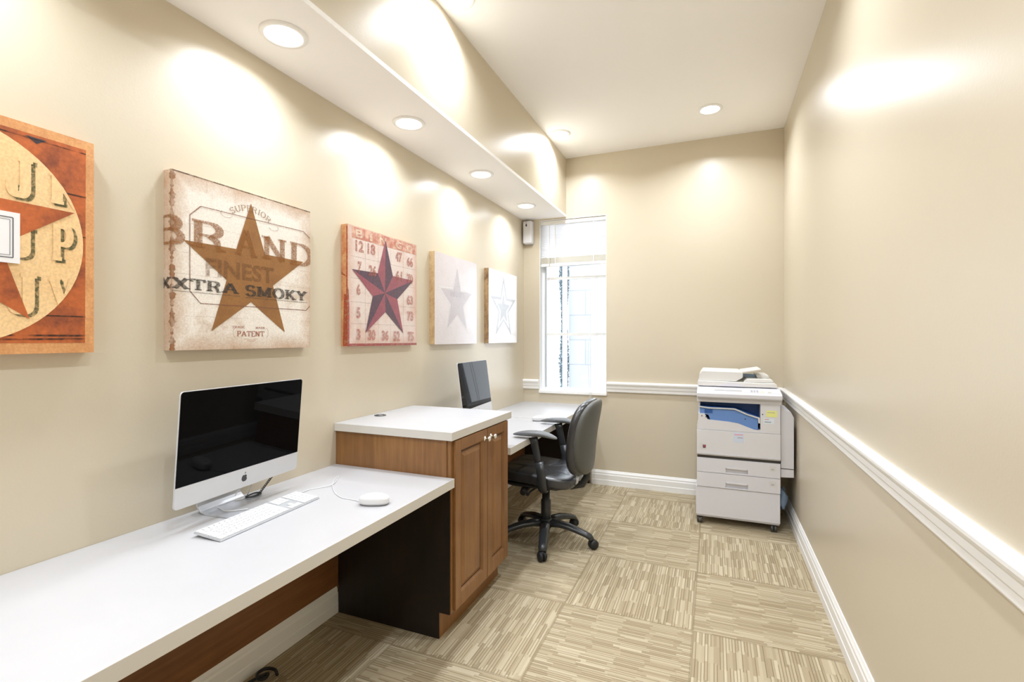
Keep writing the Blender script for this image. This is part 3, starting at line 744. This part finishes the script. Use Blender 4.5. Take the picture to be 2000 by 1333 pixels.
MB().box(XL+.02, -1.062, YB-.022, YB-.002, 0, ZD-DT).build('end_panel', m_dwood, dk2)
MB().box(XL+.02, -1.08, 3.40, 3.402, ZD+.00005, ZD+.0004).build('desktop_seam', mat('seam_line', (.45, .45, .46), .5), dk2)

# ------------------------------------------------------------------ desktop computers
def apple_outline():
    pts = []
    for k in range(48):
        a = 2*pi*k/48; r = .5*(1-.10*abs(cos(a))**3*(1 if sin(a) > 0 else .4))
        x, y = r*cos(a), r*sin(a)*1.02
        y -= .10*math.exp(-(x/.14)**2)*(1 if y > 0 else -.7)              # dips at the top and the base
        if y < 0: x *= 1-.22*(-y/.5)**2
        pts.append((x, y))
    out = []
    for x, y in pts:                                                       # bite on the right
        d = math.hypot(x-.56, y-.07)
        if d < .21: x = .56-math.sqrt(max(0, .21**2-(y-.07)**2)); 
        out.append((x, y))
    leaf = [(.02, .58), (.04, .70), (.12, .80), (.22, .84), (.20, .72), (.13, .62)]
    return out, leaf
def imac(label, x, y, yaw, tilt, gap):
    M = Matrix.Translation((x, y, ZD)) @ Matrix.Rotation(yaw, 4, 'Z')
    t = thing('desktop_computer', label, 'computer', (x, y, ZD), yaw, 'all-in-one computers on the desks')
    Mt = M @ Matrix.Translation((0, 0, gap)) @ Matrix.Rotation(-tilt, 4, 'Y')   # panel frame: bottom edge centre, x forward
    W, H, G_ = .528, .373, .0705
    def rr(y0, y1, z0, z1, rb, rt, n=6):
        P = []
        for cx, cz, r, a0 in ((y1-rb, z0+rb, rb, -90), (y1-rt, z1-rt, rt, 0), (y0+rt, z1-rt, rt, 90), (y0+rb, z0+rb, rb, 180)):
            if r < 1e-5: P.append((cx, cz)); continue
            for i in range(n+1): P.append((cx+r*cos(rad(a0+90*i/n)), cz+r*sin(rad(a0+90*i/n))))
        return P
    h = MB(Mt)
    O = rr(-W/2, W/2, 0, H, .012, .012)
    rings = [(0, 1), (-.005, 1), (-.012, .93), (-.026, .72), (-.038, .4), (-.042, .12)]
    vs = [[h.v((dx, p[0]*k, H/2+(p[1]-H/2)*k)) for p in O] for dx, k in rings]
    for A, B in zip(vs, vs[1:]):
        for i in range(len(O)): h.face([A[i], A[(i+1) % len(O)], B[(i+1) % len(O)], B[i]], 0, True)
    h.face(vs[0]); h.face(vs[-1])
    h.build('housing', m_aluw, t)
    MB(Mt).prism(rr(-W/2+.0015, W/2-.0015, G_, H-.0015, 0, .0105), 'x', .0002, .0018).build('screen', m_glassb, t)
    MB(Mt).prism(rr(-W/2+.0005, W/2-.0005, .0005, G_-.0004, .0115, 0), 'x', .0002, .0016).build('chin', m_aluw, t)
    o, l = apple_outline(); s_ = .026; cz = G_*.5-.002
    lg = MB(Mt)
    lg.prism([(a*s_, cz+b*s_) for a, b in o], 'x', .0016, .0019); lg.prism([(a*s_, cz+b*s_) for a, b in l], 'x', .0016, .0019)
    lg.build('logo', m_logo, t)
    # stand: foot plate bending up behind the panel
    hw = .092; prof = []
    outer = [(.065, .0008), (.065, .004), (-.070, .0065)]+[(-.070+.045*cos(rad(a)), .0515+.045*sin(rad(a))) for a in range(-90, -189, -14)]
    outer += [(-.098, .13), (-.060, .215)]
    inner = [(-.067, .212), (-.104, .13)]+[(-.070+.0515*cos(rad(a)), .0515+.0515*sin(rad(a))) for a in range(-186, -89, 14)]+[(-.07, 0)]
    MB(M).prism(outer+inner, 'y', -hw, hw, smooth=False).build('stand', m_alu, t, bev=.001)
    MB(Mt).box(-.062, -.036, -.06, .06, .15-.0, .20, bev=.004).build('hinge', m_alu, t)
    return t
imac('all-in-one computer with a black screen on the near desk, logo on its white chin', -1.572, 1.2706, .0832, -.0841, .0797)
imac('all-in-one computer on the far desk, black screen tilted back behind the cabinet counter', -1.4625, 2.9776, .0943, .1275, .0901)

# keyboard
ky, kx, kz = 1.247, -1.447, ZD
kb = thing('keyboard', 'slim white full-size keyboard on the near desk before the computer', 'keyboard', (kx, ky, ZD), rad(3.2))
KM = Matrix.Translation((kx, ky, ZD)) @ Matrix.Rotation(rad(3.2), 4, 'Z') @ Matrix.Rotation(rad(5.0), 4, 'Y')
KM = Matrix.Translation((0, 0, .0062)) @ KM
KW, KD = .428, .113
MB(KM).box(-KD/2, KD/2, -KW/2, KW/2, -.001, .0045, bev=.0018).build('base', m_alu, kb)
MB(KM).box(-KD/2+.001, KD/2-.001, -KW/2+.001, KW/2-.001, .0043, .0051).build('top_plate', mat('grey_key_bed', (.36, .37, .38), .45), kb)
MB(Matrix.Translation((kx, ky, ZD)) @ Matrix.Rotation(rad(3.2), 4, 'Z')).box(-.050, -.038, -.18, .18, 0, .006, bev=.001).build('rear_foot', m_white_pl, kb)
u = .019; keys = []
def row(r, ws, y_start):
    y = y_start
    for w_ in ws:
        if w_ > 0: keys.append((r, y, y+w_*u))
        y += abs(w_)*u
main = [[1.07]*14, [1]*13+[2], [1.5]+[1]*12+[1.5], [1.75]+[1]*11+[2.25], [2.25]+[1]*10+[2.75], [1.5, 1.25, 1.25, 7, 1.25, 1.25, 1.5]]
for r, ws in enumerate(main): row(r, ws, -.211)
nx_ = -.211+15*u+.008
for r, ws in enumerate([[1]*3, [1]*3, [1]*3, [], [-1, 1], [1]*3]): row(r, ws, nx_)
np_ = nx_+3*u+.008
for r, ws in enumerate([[1]*4, [1]*4, [1]*4, [1]*4, [1]*4, [2, 1, 1]]): row(r, ws, np_)
kx_rows = [(-.0535, -.0444), (-.0420, -.0263), (-.0237, -.0080), (-.0054, .0103), (.0129, .0286), (.0312, .0520)]
keys.sort(key=lambda k: (-k[0], k[1]))
rest = MB(KM); nrest = 0
sc_k = .422/(np_+4*u+.211)
for i, (r, a, b2) in enumerate(keys):
    a, b2 = (a+.211)*sc_k-.211, (b2+.211)*sc_k-.211
    xa, xb = kx_rows[r]; arg = (xa, xb, a+.0012, b2-.0012, .0051, .0078)
    if i < 100: MB(KM).box(*arg, bev=.0009, seg=1).build('key', m_white_pl, kb)
    else: rest.box(*arg, bev=.0009, seg=1); nrest += 1
o = rest.build('key', m_white_pl, kb)
if nrest > 1: o['kind'] = 'stuff'
def on_desk(u_, v_, z):
    d = Vector((-sin(YAW), cos(YAW), 0))+Vector((cos(YAW), sin(YAW), 0))*(u_-1000)/F_PX+Vector((0, 0, 1))*(HOR-v_)/F_PX
    k = (z-CAM_H)/d.z; return (d.x*k, d.y*k, z)
def smooth(pts, n=6):
    P = [Vector(p) for p in pts]; P = [P[0]]+P+[P[-1]]; out = []
    for i in range(1, len(P)-2):
        for k in range(n):
            t_ = k/n; a, b, c, d = P[i-1:i+3]
            out.append(.5*((2*b)+(c-a)*t_+(2*a-5*b+4*c-d)*t_**2+(3*b-a-3*c+d)*t_**3))
    return out+[P[-2]]
def on_x(u_, v_, x):
    d = Vector((-sin(YAW), cos(YAW), 0))+Vector((cos(YAW), sin(YAW), 0))*(u_-1000)/F_PX+Vector((0, 0, 1))*(HOR-v_)/F_PX
    k = x/d.x; return (x, d.y*k, CAM_H+d.z*k)
c1 = [on_desk(u_, v_, ZD+.009) for u_, v_ in ((484, 994.5), (465, 997), (442, 999), (430, 994), (421.5, 989), (422.5, 985.5), (440, 981), (466, 977.5), (477, 974), (483, 967))]+[on_x(487, 959, -1.600), on_x(490.5, 950, -1.612), on_x(492, 943, -1.62), on_x(490, 930, -1.625)]
MB().tube(smooth(c1), .0017, 8).build('cable', m_cable_w, kb)
cw = thing('power_cable', 'thin white cable rising from the foot of the near computer stand', 'cable', (-1.63, 1.36, ZD))
MB().tube(smooth([on_x(459, 969, -1.615), on_x(463, 962, -1.618), on_x(470, 954, -1.62), on_x(474, 945, -1.622)]), .0016, 8).build('lead', m_cable_w, cw)

# mice
def mouse(label, x, y, yaw, cable):
    t = thing('computer_mouse', label, 'mouse', (x, y, ZD), yaw, 'white mice on the desks')
    M = Matrix.Translation((x, y, ZD)) @ Matrix.Rotation(yaw, 4, 'Z')
    def dome(a, b, c):
        k = 1-.22*(a/.0565)**2-.12*(b/.031)**2
        return (a, b, max(c, -.010)*(k if c > 0 else 1))
    MB(M).sup((0, 0, .0165), (.112, .0620, .046), .62, .80, 48, 24, dome).build('shell', m_white_pl, t)
    MB(M).sup((0, 0, .0045), (.104, .056, .009), .6, .82, 40, 8).build('base', m_prg, t)
    MB(M).sup((-.036, 0, .0345), (.006, .006, .006), 1, 1, 12, 8).build('scroll_ball', m_prg, t)
    MB().tube(smooth(cable), .0016, 8).build('cable', m_cable_w, t)
    return t
c2 = [on_desk(706, 980, ZD+.006), on_desk(690, 977, ZD+.002), on_desk(666, 972, ZD+.002), on_desk(653, 961, ZD+.002), on_desk(650, 946, ZD+.003), on_desk(656, 935, ZD+.002), on_desk(661, 931, ZD+.002), on_desk(658, 938, ZD+.002), on_desk(648, 947, ZD+.0055), on_desk(626, 953, ZD+.002), on_desk(604, 957, ZD+.002), on_desk(590, 962, ZD+.004)]
mouse('white wired mouse lying on the near desk right of the keyboard', -1.168, 1.494, rad(22), c2)
c3 = [on_desk(1042, 818, ZD+.004), on_desk(1030, 817, ZD+.002), on_desk(1012, 815.5, ZD+.002), on_desk(992, 814, ZD+.002), (-1.46, 3.42, ZD+.002), (-1.54, 3.25, ZD+.002)]
mouse('white mouse on the far desk, half hidden by the chair armrest', -1.200, 3.462, rad(24), c3)

# coiled black cord below the near screen
cc_ = thing('coiled_cord', 'black coiled telephone-style cord hanging below the near computer screen', 'cord', (-1.64, 1.44, ZD))
h = []; A = Vector(on_desk(505, 966, ZD+.012)); B = A+Vector((.01, .075, .075))
for k in range(0, 14*14+1):
    f = k/(14*14); a = 2*pi*k/14; c = A.lerp(B, f)
    h.append(c+Vector((cos(a)*.0052, sin(a)*.0052*.6, sin(a)*.0035)))
MB().tube(h, .0013, 6).build('coil', m_black, cc_)
MB().tube([B, B+Vector((.0, .01, .03)), B+Vector((-.01, .0, .10))], .0016, 6).build('lead', m_black, cc_)
bd = MB()
for k in range(4):
    P = []; c0 = Vector(on_desk(494, 967, ZD+.004+.0035*k))
    for j in range(25):
        a = 2*pi*j/24; P.append(c0+Vector((.014*cos(a)*(1+.1*k)+.002*k, .036*sin(a)*(1-.07*k), .001*sin(3*a))))
    bd.tube(P, .0022, 6)
bd.build('cord_bundle', m_black, cc_)

# ------------------------------------------------------------------ office chair (faces the desk, local +x forward)
CX, CY = -1.030, 3.100
ch = thing('office_chair', 'black leather swivel office chair with armrests pulled up to the far desk', 'chair', (CX, CY, 0), pi)
CM = Matrix.Translation((CX, CY, 0)) @ Matrix.Rotation(pi, 4, 'Z')
def seatfn(x, y, z):
    zz = z+.085*x-.012*max(0, (x/.26))**3*1.1+.012*(abs(y)/.24)**2
    if z > 0:
        for q in (-.07, .07): zz -= .006*math.exp(-((y-q)/.006)**2)
        for q in (-.08, .09): zz -= .005*math.exp(-((x-q)/.006)**2)
    return (x, y, zz)
MB(CM).sup((.030, 0, .452), (.505, .480, .088), .42, .42, 128, 48, seatfn).build('seat', m_leather, ch)
MB(CM).sup((.025, 0, .408), (.42, .40, .035), .5, .4, 48, 12).build('seat_pan', m_chpl, ch)
def backfn(x, y, z):
    dx = -.13*z-.10*(z/.24)**2*.25+.035*(abs(y)/.22)**2
    return (x+dx, y*(1-.10*(z/.24)**2), z)
def rolled(th, e1=.5):
    def f(a, b, c): return backfn(c, b, a)
    return f
# superellipsoid built lying down (z = thickness) and stood up by the mapping above
MB(CM).sup((-.248, 0, .715), (.475, .440, .076), .50, .5, 56, 20, lambda a, b, c: backfn(c+.017-.027, b, a)).build('backrest', m_leather, ch)
MB(CM).sup((-.248, 0, .715), (.466, .430, .080), .60, .55, 56, 20, lambda a, b, c: backfn(c-.015-.027, b*(1-.10*max(0, -a/.23)), a)).build('back_shell', m_backfab, ch)
MB(CM).tube([(-.05, 0, .385), (-.17, 0, .378), (-.245, 0, .40), (-.275, 0, .45), (-.285, 0, .56)], [.020, .022, .024, .022, .016], 12, flat=.5, up=(0, 1, 0)).build('back_bracket', m_chpl, ch)
MB(CM).tube([(-.20, .06, .405), (-.228, .07, .43), (-.236, .07, .475)], .010, 10).build('back_adjuster', m_alu, ch)
for sy in (1, -1):
    ap = thing('armrest', None, None, (0, 0, 0), 0, parent=ch)
    def padfn(x, y, z):
        return (x, y*(1-.25*(x/.145)**2), z*(1-.45*abs(x/.145)**2.0)+.016-.022*((x+.02)/.145)**2-.008*(1 if x < -.05 else 0)*((-.05-x)/.1)**1.0 if x < -.05 else z*(1-.45*abs(x/.145)**2)+.016-.010*((x+.02)/.145)**2)
    MB(CM).sup((-.015, sy*.262, .742), (.285, .082, .034), .7, .6, 48, 16, padfn).build('arm_pad', m_armpl, ap)
    MB(CM).tube([(-.004, sy*.262, .735), (-.012, sy*.262, .70), (-.030, sy*.264, .62), (-.045, sy*.265, .54)], [.030, .026, .0235, .022], 16, flat=.42, up=(0, 1, 0)).build('arm_post', m_chpl, ap)
    MB(CM).tube([(-.042, sy*.265, .585), (-.055, sy*.265, .52), (-.062, sy*.262, .44), (-.060, sy*.245, .405), (-.05, sy*.19, .392), (-.04, sy*.08, .39)], [.028, .029, .029, .029, .026, .022], 16, flat=.5, up=(0, 1, 0)).build('arm_bracket', m_chpl, ap)
MB(CM).box(-.10, .09, -.07, .07, .355, .395, bev=.01).build('mechanism', m_chpl, ch)
MB(CM).tube([(.03, .05, .375), (.04, .20, .372), (.04, .245, .372)], [.006, .006, .012], 8).build('height_lever', m_black, ch)
MB(CM).tube([(.08, .10, .385), (.09, .17, .37), (.09, .20, .36)], [.02, .024, .018], 10).build('tilt_knob', m_black, ch)
MB(CM).lathe([(0, .09), (.034, .09), (.033, .27), (.026, .275), (.026, .36), (0, .36)], (0, 0, 0)).build('gas_column', m_chpl, ch)
MB(CM).lathe([(0, .085), (.034, .085), (.042, .10), (.042, .135), (.032, .150), (0, .150)], (0, 0, 0)).build('base_hub', m_chpl, ch)
for k in range(5):
    a = rad(-3.5+72*k)-pi
    def R(r, z, off=0): return (r*cos(a)-off*sin(a), r*sin(a)+off*cos(a), z)
    MB(CM).tube([R(.025, .118), R(.09, .124), R(.16, .117), R(.22, .102), R(.27, .088), R(.30, .076), R(.315, .058)], [.036, .035, .032, .030, .028, .028, .024], 14, flat=.66).build('leg', m_chpl, ch)
    cs = thing('caster', None, None, (0, 0, 0), 0, parent=ch)
    CMk = CM @ Matrix.Translation(R(.318, 0)) @ Matrix.Rotation(a+rad(50+40*k), 4, 'Z')
    MB(CMk).lathe([(0, .030), (.010, .030), (.010, .062), (0, .062)], (0, 0, 0)).build('fork', m_black, cs)
    for s_ in (1, -1):
        MB(CMk).lathe([(0, s_*.004), (.0285, s_*.004), (.0305, s_*.010), (.0295, s_*.018), (.020, s_*.026), (0, s_*.028)], (.006, 0, .0305), 'y', 28).build('wheel', m_black, cs)

# ------------------------------------------------------------------ copier
PX0, PX1, PY0, PY1 = -.113, .426, 3.800, 4.40
pr = thing('photocopier', 'large white office photocopier on casters in the corner by the back wall', 'copier', ((PX0+PX1)/2, 4.1, 0))
MB().box(PX0-.006, PX1-.004, PY0+.002, PY1-.03, .066, .272, bev=.004).build('lower_cabinet', m_pr, pr)
MB().box(PX0-.002, PX1-.008, PY0+.012, PY1-.04, .055, .0655).build('bottom_frame', m_pr, pr)
MB().box(PX0+.006, PX1-.010, PY0+.014, PY1-.04, .272, .49).build('tray_housing', m_prc, pr)
for z0, z1 in ((.2755, .3775), (.3805, .481)):
    d = MB(); hx0, hx1 = .078, .222
    d.box(PX0+.001, hx0, PY0-.004, PY0+.014, z0, z1).box(hx1, PX1-.004, PY0-.004, PY0+.014, z0, z1).box(hx0, hx1, PY0-.004, PY0+.014, z0+.040, z1)
    d.box(hx0, hx1, PY0-.004, PY0+.014, z0-.0, z0+.008)
    o = d.build('paper_drawer', m_pr, pr)
    MB().box(hx0, hx1, PY0+.0145, PY0+.0165, z0+.008, z0+.040).build('handle_recess', m_prg, o)
    MB().box(hx0+.006, hx1-.006, PY0-.008, PY0-.004, z0+.036, z0+.046, bev=.001).build('handle', m_prc, o)
    MB().box(PX1-.070, PX1-.030, PY0-.0048, PY0-.004, z0+.045, z0+.080).build('size_label', m_white_pl, o)
    MB().box(PX1-.060, PX1-.042, PY0-.0053, PY0-.0048, z0+.055, z0+.063).build('label_print', m_prg, o)
MB().box(PX0+.004, PX1-.006, PY0+.006, PY1-.04, .481, .498).build('dark_gap', m_prd, pr)
cv = MB().prism([(PY0-.006, .506), (PY0-.010, .52), (PY0-.010, .684), (PY0+.02, .684), (PY0+.02, .500), (PY0+.0, .500)], 'x', PX0+.001, PX1-.003)
cv = cv.build('front_cover', m_prc, pr, bev=.002)
MB().box(PX0+.001, PX1-.003, PY0-.013, PY0-.004, .512, .5175).build('cover_lip', m_pr, cv)
# stickers on the front cover
MB().box(.128, .196, PY0-.0108, PY0-.0101, .610, .680).build('sticker', mat('pale_blue_sticker', (.62, .70, .84), .5), cv)
MB().box(.135, .190, PY0-.0113, PY0-.0108, .660, .668).build('sticker_print', mat('pink_print', (.75, .35, .45), .5), cv)
MB().box(.155, .188, PY0-.0113, PY0-.0108, .640, .646).build('sticker_print', m_prg, cv)
MB().box(PX0+.022, PX0+.066, PY0-.0105, PY0-.0101, .545, .588).build('badge', m_white_pl, cv)
MB().prism([(PX0+.040, .576), (PX0+.062, .576), (PX0+.060, .553), (PX0+.042, .553)], 'y', PY0-.0112, PY0-.0105).build('badge_mark', mat('dark_mark', (.12, .08, .1), .5), cv)
MB().prism([(PX0+.046, .573), (PX0+.056, .573), (PX0+.051, .556)], 'y', PY0-.0118, PY0-.0112).build('badge_mark', mat('red_mark', (.6, .03, .08), .5), cv)
MB().box(PX0+.002, PX1-.004, PY0+.012, PY1-.03, .4985, .686).build('engine_body', m_prc, pr)
# body around the output opening
ob = MB()
ob.box(PX0+.010, PX1-.004, PY0+.30, PY1-.03, .686, .885)
ob.box(.300, PX1-.004, PY0-.006, PY0+.30, .686, .885)
ob.box(PX0+.010, PX0+.022, PY0+.02, PY0+.30, .686, .885)
ob.build('upper_body', m_prc, pr)
MB().prism([(PX0+.002, .686), (.300, .686), (.300, .705), (.262, .7045), (.225, .718), (.16, .742), (.10, .75), (.0, .756), (-.04, .757), (-.06, .80), (PX0+.010, .80), (PX0+.010, .735), (PX0+.002, .715)], 'y', PY0-.004, PY0+.26).build('lower_shelf', m_prc, pr)
MB().prism([(-.092, .842), (-.03, .838), (.06, .836), (.14, .835), (.19, .818), (.285, .785), (.285, .71), (.255, .700), (.22, .718), (.16, .744), (.06, .752), (-.020, .752), (-.035, .790), (-.055, .795), (-.092, .795)], 'y', PY0+.004, PY0+.10).build('blue_front', m_prb, pr)
MB().prism([(-.098, .853), (-.03, .846), (.05, .8465), (.14, .846), (.175, .832), (.22, .812), (.298, .790), (.298, .752), (.287, .752), (.285, .784), (.215, .805), (.17, .824), (.135, .838), (.05, .8385), (-.03, .838), (-.098, .845)], 'y', PY0-.006, PY0+.006).build('tray_lip', m_white_pl, pr)
MB().prism([(-.098, .85), (.14, .842), (.298, .78), (.298, .885), (-.098, .885)], 'y', PY0+.11, PY0+.30).build('output_bay', m_prb2, pr)
MB().prism([(-.098, .846), (.14, .840), (.298, .786), (.298, .792), (.14, .846), (-.098, .852)], 'y', PY0+.006, PY0+.11).build('output_tray', m_prb2, pr)
MB().box(-.060, -.008, PY0-.0, PY0+.0039, .806, .832).build('tray_latch', m_prb2, pr)
for a_, b_ in ((-.083, .783), (-.055, .776), (.205, .775)):
    MB().lathe([(0, 0), (.004, 0), (.004, -.002), (0, -.002)], (a_ if a_ > 0 else a_+.004, PY0-.0045 if a_ < 0 else PY0+.004, b_), 'y', 12).build('screw', m_prd, pr)
# right column stickers
m_y = mat('yellow_note_paper', (.80, .82, .30), .7)
nt_ = MB().box(.336, .402, PY0-.0068, PY0-.0061, .800, .844).build('yellow_label', m_y, pr)
nt_['label'] = 'yellow paper label'
MB().box(.342, .388, PY0-.0072, PY0-.0068, .828, .832).build('label_print', m_prg, nt_)
bs = MB().box(.318, .384, PY0-.0068, PY0-.0061, .752, .790).build('service_sticker', mat('white_blue_sticker', (.72, .80, .88), .5), pr)
MB().box(.326, .352, PY0-.0072, PY0-.0068, .779, .784).build('label_print', mat('pink_red_print', (.7, .3, .35), .5), bs)
MB().box(.324, .366, PY0-.0072, PY0-.0068, .762, .767).build('label_print', mat('blue_grey_print', (.2, .28, .35), .5), bs)
MB().lathe([(0, 0), (.004, 0), (.004, -.002), (0, -.002)], (.313, PY0-.006, .815), 'y', 12).build('screw', m_prd, pr)
# scanner with control panel
MB().prism([(PY0-.010, .885), (PY0-.010, .916), (PY0-.040, .918), (PY0-.046, .926), (PY0-.046, .950), (PY0-.030, .962), (PY0+.13, .988), (PY1-.02, .990), (PY1-.02, .885), (PY0+.01, .885)], 'x', PX0+.002, PX1+.004).build('scanner_body', m_pr, pr, bev=.003)
def onpanel(x0, x1, f0, f1, m, name, h=.0006, par=None):
    ya, za, yb, zb = PY0-.030, .962, PY0+.13, .988
    A = lambda f: (ya+(yb-ya)*f, za+(zb-za)*f)
    (p, q), (r, s_) = A(f0), A(f1)
    o = MB().prism([(p, q+.0005), (r, s_+.0005), (r, s_+h+.0005), (p, q+h+.0005)], 'x', x0, x1); return o.build(name, m, par or pr)
cpn = onpanel(PX0+.010, PX1-.004, .02, .55, m_prc, 'control_panel', .0012)
onpanel(.005, .185, .12, .38, m_prg, 'display', .0022, cpn)
for k in range(3): onpanel(.240+.018*k, .252+.018*k, .10, .42, mat('button_grey', (.40, .40, .46), .4), 'button', .0035, cpn)
onpanel(.300, .322, .12, .26, mat('button_yellow', (.72, .68, .45), .4), 'button', .0035, cpn)
onpanel(.344, .366, .12, .26, mat('button_cream', (.60, .58, .50), .4), 'button', .0035, cpn)
# document feeder
FY0, FY1 = PY0+.10, PY1-.03
MB().prism([(PX0+.006, .991), (PX1-.012, .991), (PX1-.016, 1.016), (PX1-.034, 1.022), (PX1-.10, 1.020), (.05, 1.026), (PX0+.006, 1.026), (PX0+.001, 1.01)], 'y', FY0, FY1).build('platen_cover', m_prw, pr, bev=.003)
MB().prism([(PX0+.008, 1.0265), (.150, 1.0265), (.196, 1.056), (.196, 1.088), (.180, 1.096), (PX0+.032, 1.100), (PX0+.016, 1.078), (PX0+.012, 1.044)], 'y', FY0+.03, FY1).build('document_feeder', m_prw, pr, bev=.004)
MB().prism([(.20, 1.0225), (PX1-.030, 1.0225), (PX1-.036, 1.042), (.36, 1.046), (.225, 1.046)], 'y', FY0+.04, FY1).build('feeder_exit_tray', m_prw, pr, bev=.003)
MB().prism([(.30, 1.0465), (PX1-.046, 1.0465), (PX1-.052, 1.068), (.335, 1.070), (.29, 1.070)], 'y', FY0+.16, FY1).build('raised_stop', m_prw, pr, bev=.003)
MB().prism([(.175, 1.075), (.292, 1.072), (.290, 1.050), (.20, 1.048)], 'y', FY0+.20, FY0+.22).build('blue_tray_shadow_plate', mat('pale_blue_plate', (.34, .48, .66), .45), pr)
MB().prism([(.190, 1.090), (.195, 1.096), (.318, 1.118), (.316, 1.110), (.20, 1.088)], 'y', FY0+.09, FY1-.03).build('document_tray', m_prw, pr, bev=.001)
gr = [(.120+.085*cos(rad(a)), .9915+.024*sin(rad(a))) for a in range(0, 181, 12)]
MB().prism(gr, 'y', FY0-.003, FY0+.01).build('lift_grip', m_pr, pr)
mk = MB()
for q in (line((.0, 4.1), (.03, 4.06), .004), line((.03, 4.06), (.015, 4.12), .004), line((.015, 4.12), (.05, 4.10), .004)):
    mk.poly([(a, b_, 1.1003) for a, b_ in q])
mk.build('feeder_print', m_prg, pr, recalc=False)
# side unit towards the right wall
su = MB().prism([(PX1+.001, .385), (.506, .390), (.506, .800), (.488, .838), (.462, .846), (PX1+.001, .872)], 'y', PY0+.02, PY0+.36); su = su.build('side_unit', m_pr, pr, bev=.002)
MB().box(PX1+.001, .5065, PY0+.0185, PY0+.03, .4445, .449).build('seam', m_prd, su)
MB().box(PX1+.006, .470, PY0+.018, PY0+.0195, .832, .836).build('seam', m_prc, su)
for cxx, cyy in ((PX0+.020, PY0+.035), (PX1-.042, PY0+.035), (PX0+.020, PY1-.08), (PX1-.042, PY1-.08)):
    cs = thing('caster', None, None, (cxx, cyy, 0), 0, parent=None); cs.parent = pr; cs.location = (cxx-(PX0+PX1)/2, cyy-4.1, 0)
    MB().box(cxx-.020, cxx+.020, cyy-.016, cyy+.016, .036, .0548, bev=.004).build('bracket', m_black, cs)
    for s_ in (1, -1):
        MB().lathe([(0, s_*.004), (.024, s_*.004), (.025, s_*.009), (.024, s_*.017), (.016, s_*.020), (0, s_*.020)], (cxx, cyy, .025), 'x', 24).build('wheel', mat('caster_grey', (.06, .06, .06), .4), cs)
# crumpled blue plastic bag between copier and wall
bag = MB()
random.seed(3)
rnd = [random.uniform(-1, 1) for _ in range(40)]
def crump(a, b, c):
    n = .010*sin(60*c+rnd[0]*5)*sin(70*b)+.008*sin(110*a+40*c); return (a+n, b+.6*n, c+.5*n)
bag.sup((.463, 4.02, .185), (.044, .10, .16), .8, .8, 40, 26, crump)
tag(bag.build('plastic_bag', mat('pale_blue_plastic', (.36, .52, .78), .3)), 'crumpled pale blue plastic bag tucked between the copier and the right wall', 'bag')

# black cable end on the carpet under the near desk
fl = thing('floor_cable', 'black cable end curled on the carpet beside the baseboard under the near desk', 'cable', (-1.58, 1.33, 0))
c0 = Vector(on_desk(522, 1326, .008))
MB().tube(smooth([c0+Vector(p) for p in ((.02, .03, 0), (-.01, .045, .004), (-.04, .03, .010), (-.045, -.005, .012), (-.02, -.025, .010), (.0, -.01, .006), (-.02, .015, .004), (-.05, -.06, 0), (-.06, -.16, 0))]), .006, 8).build('lead', m_black, fl)
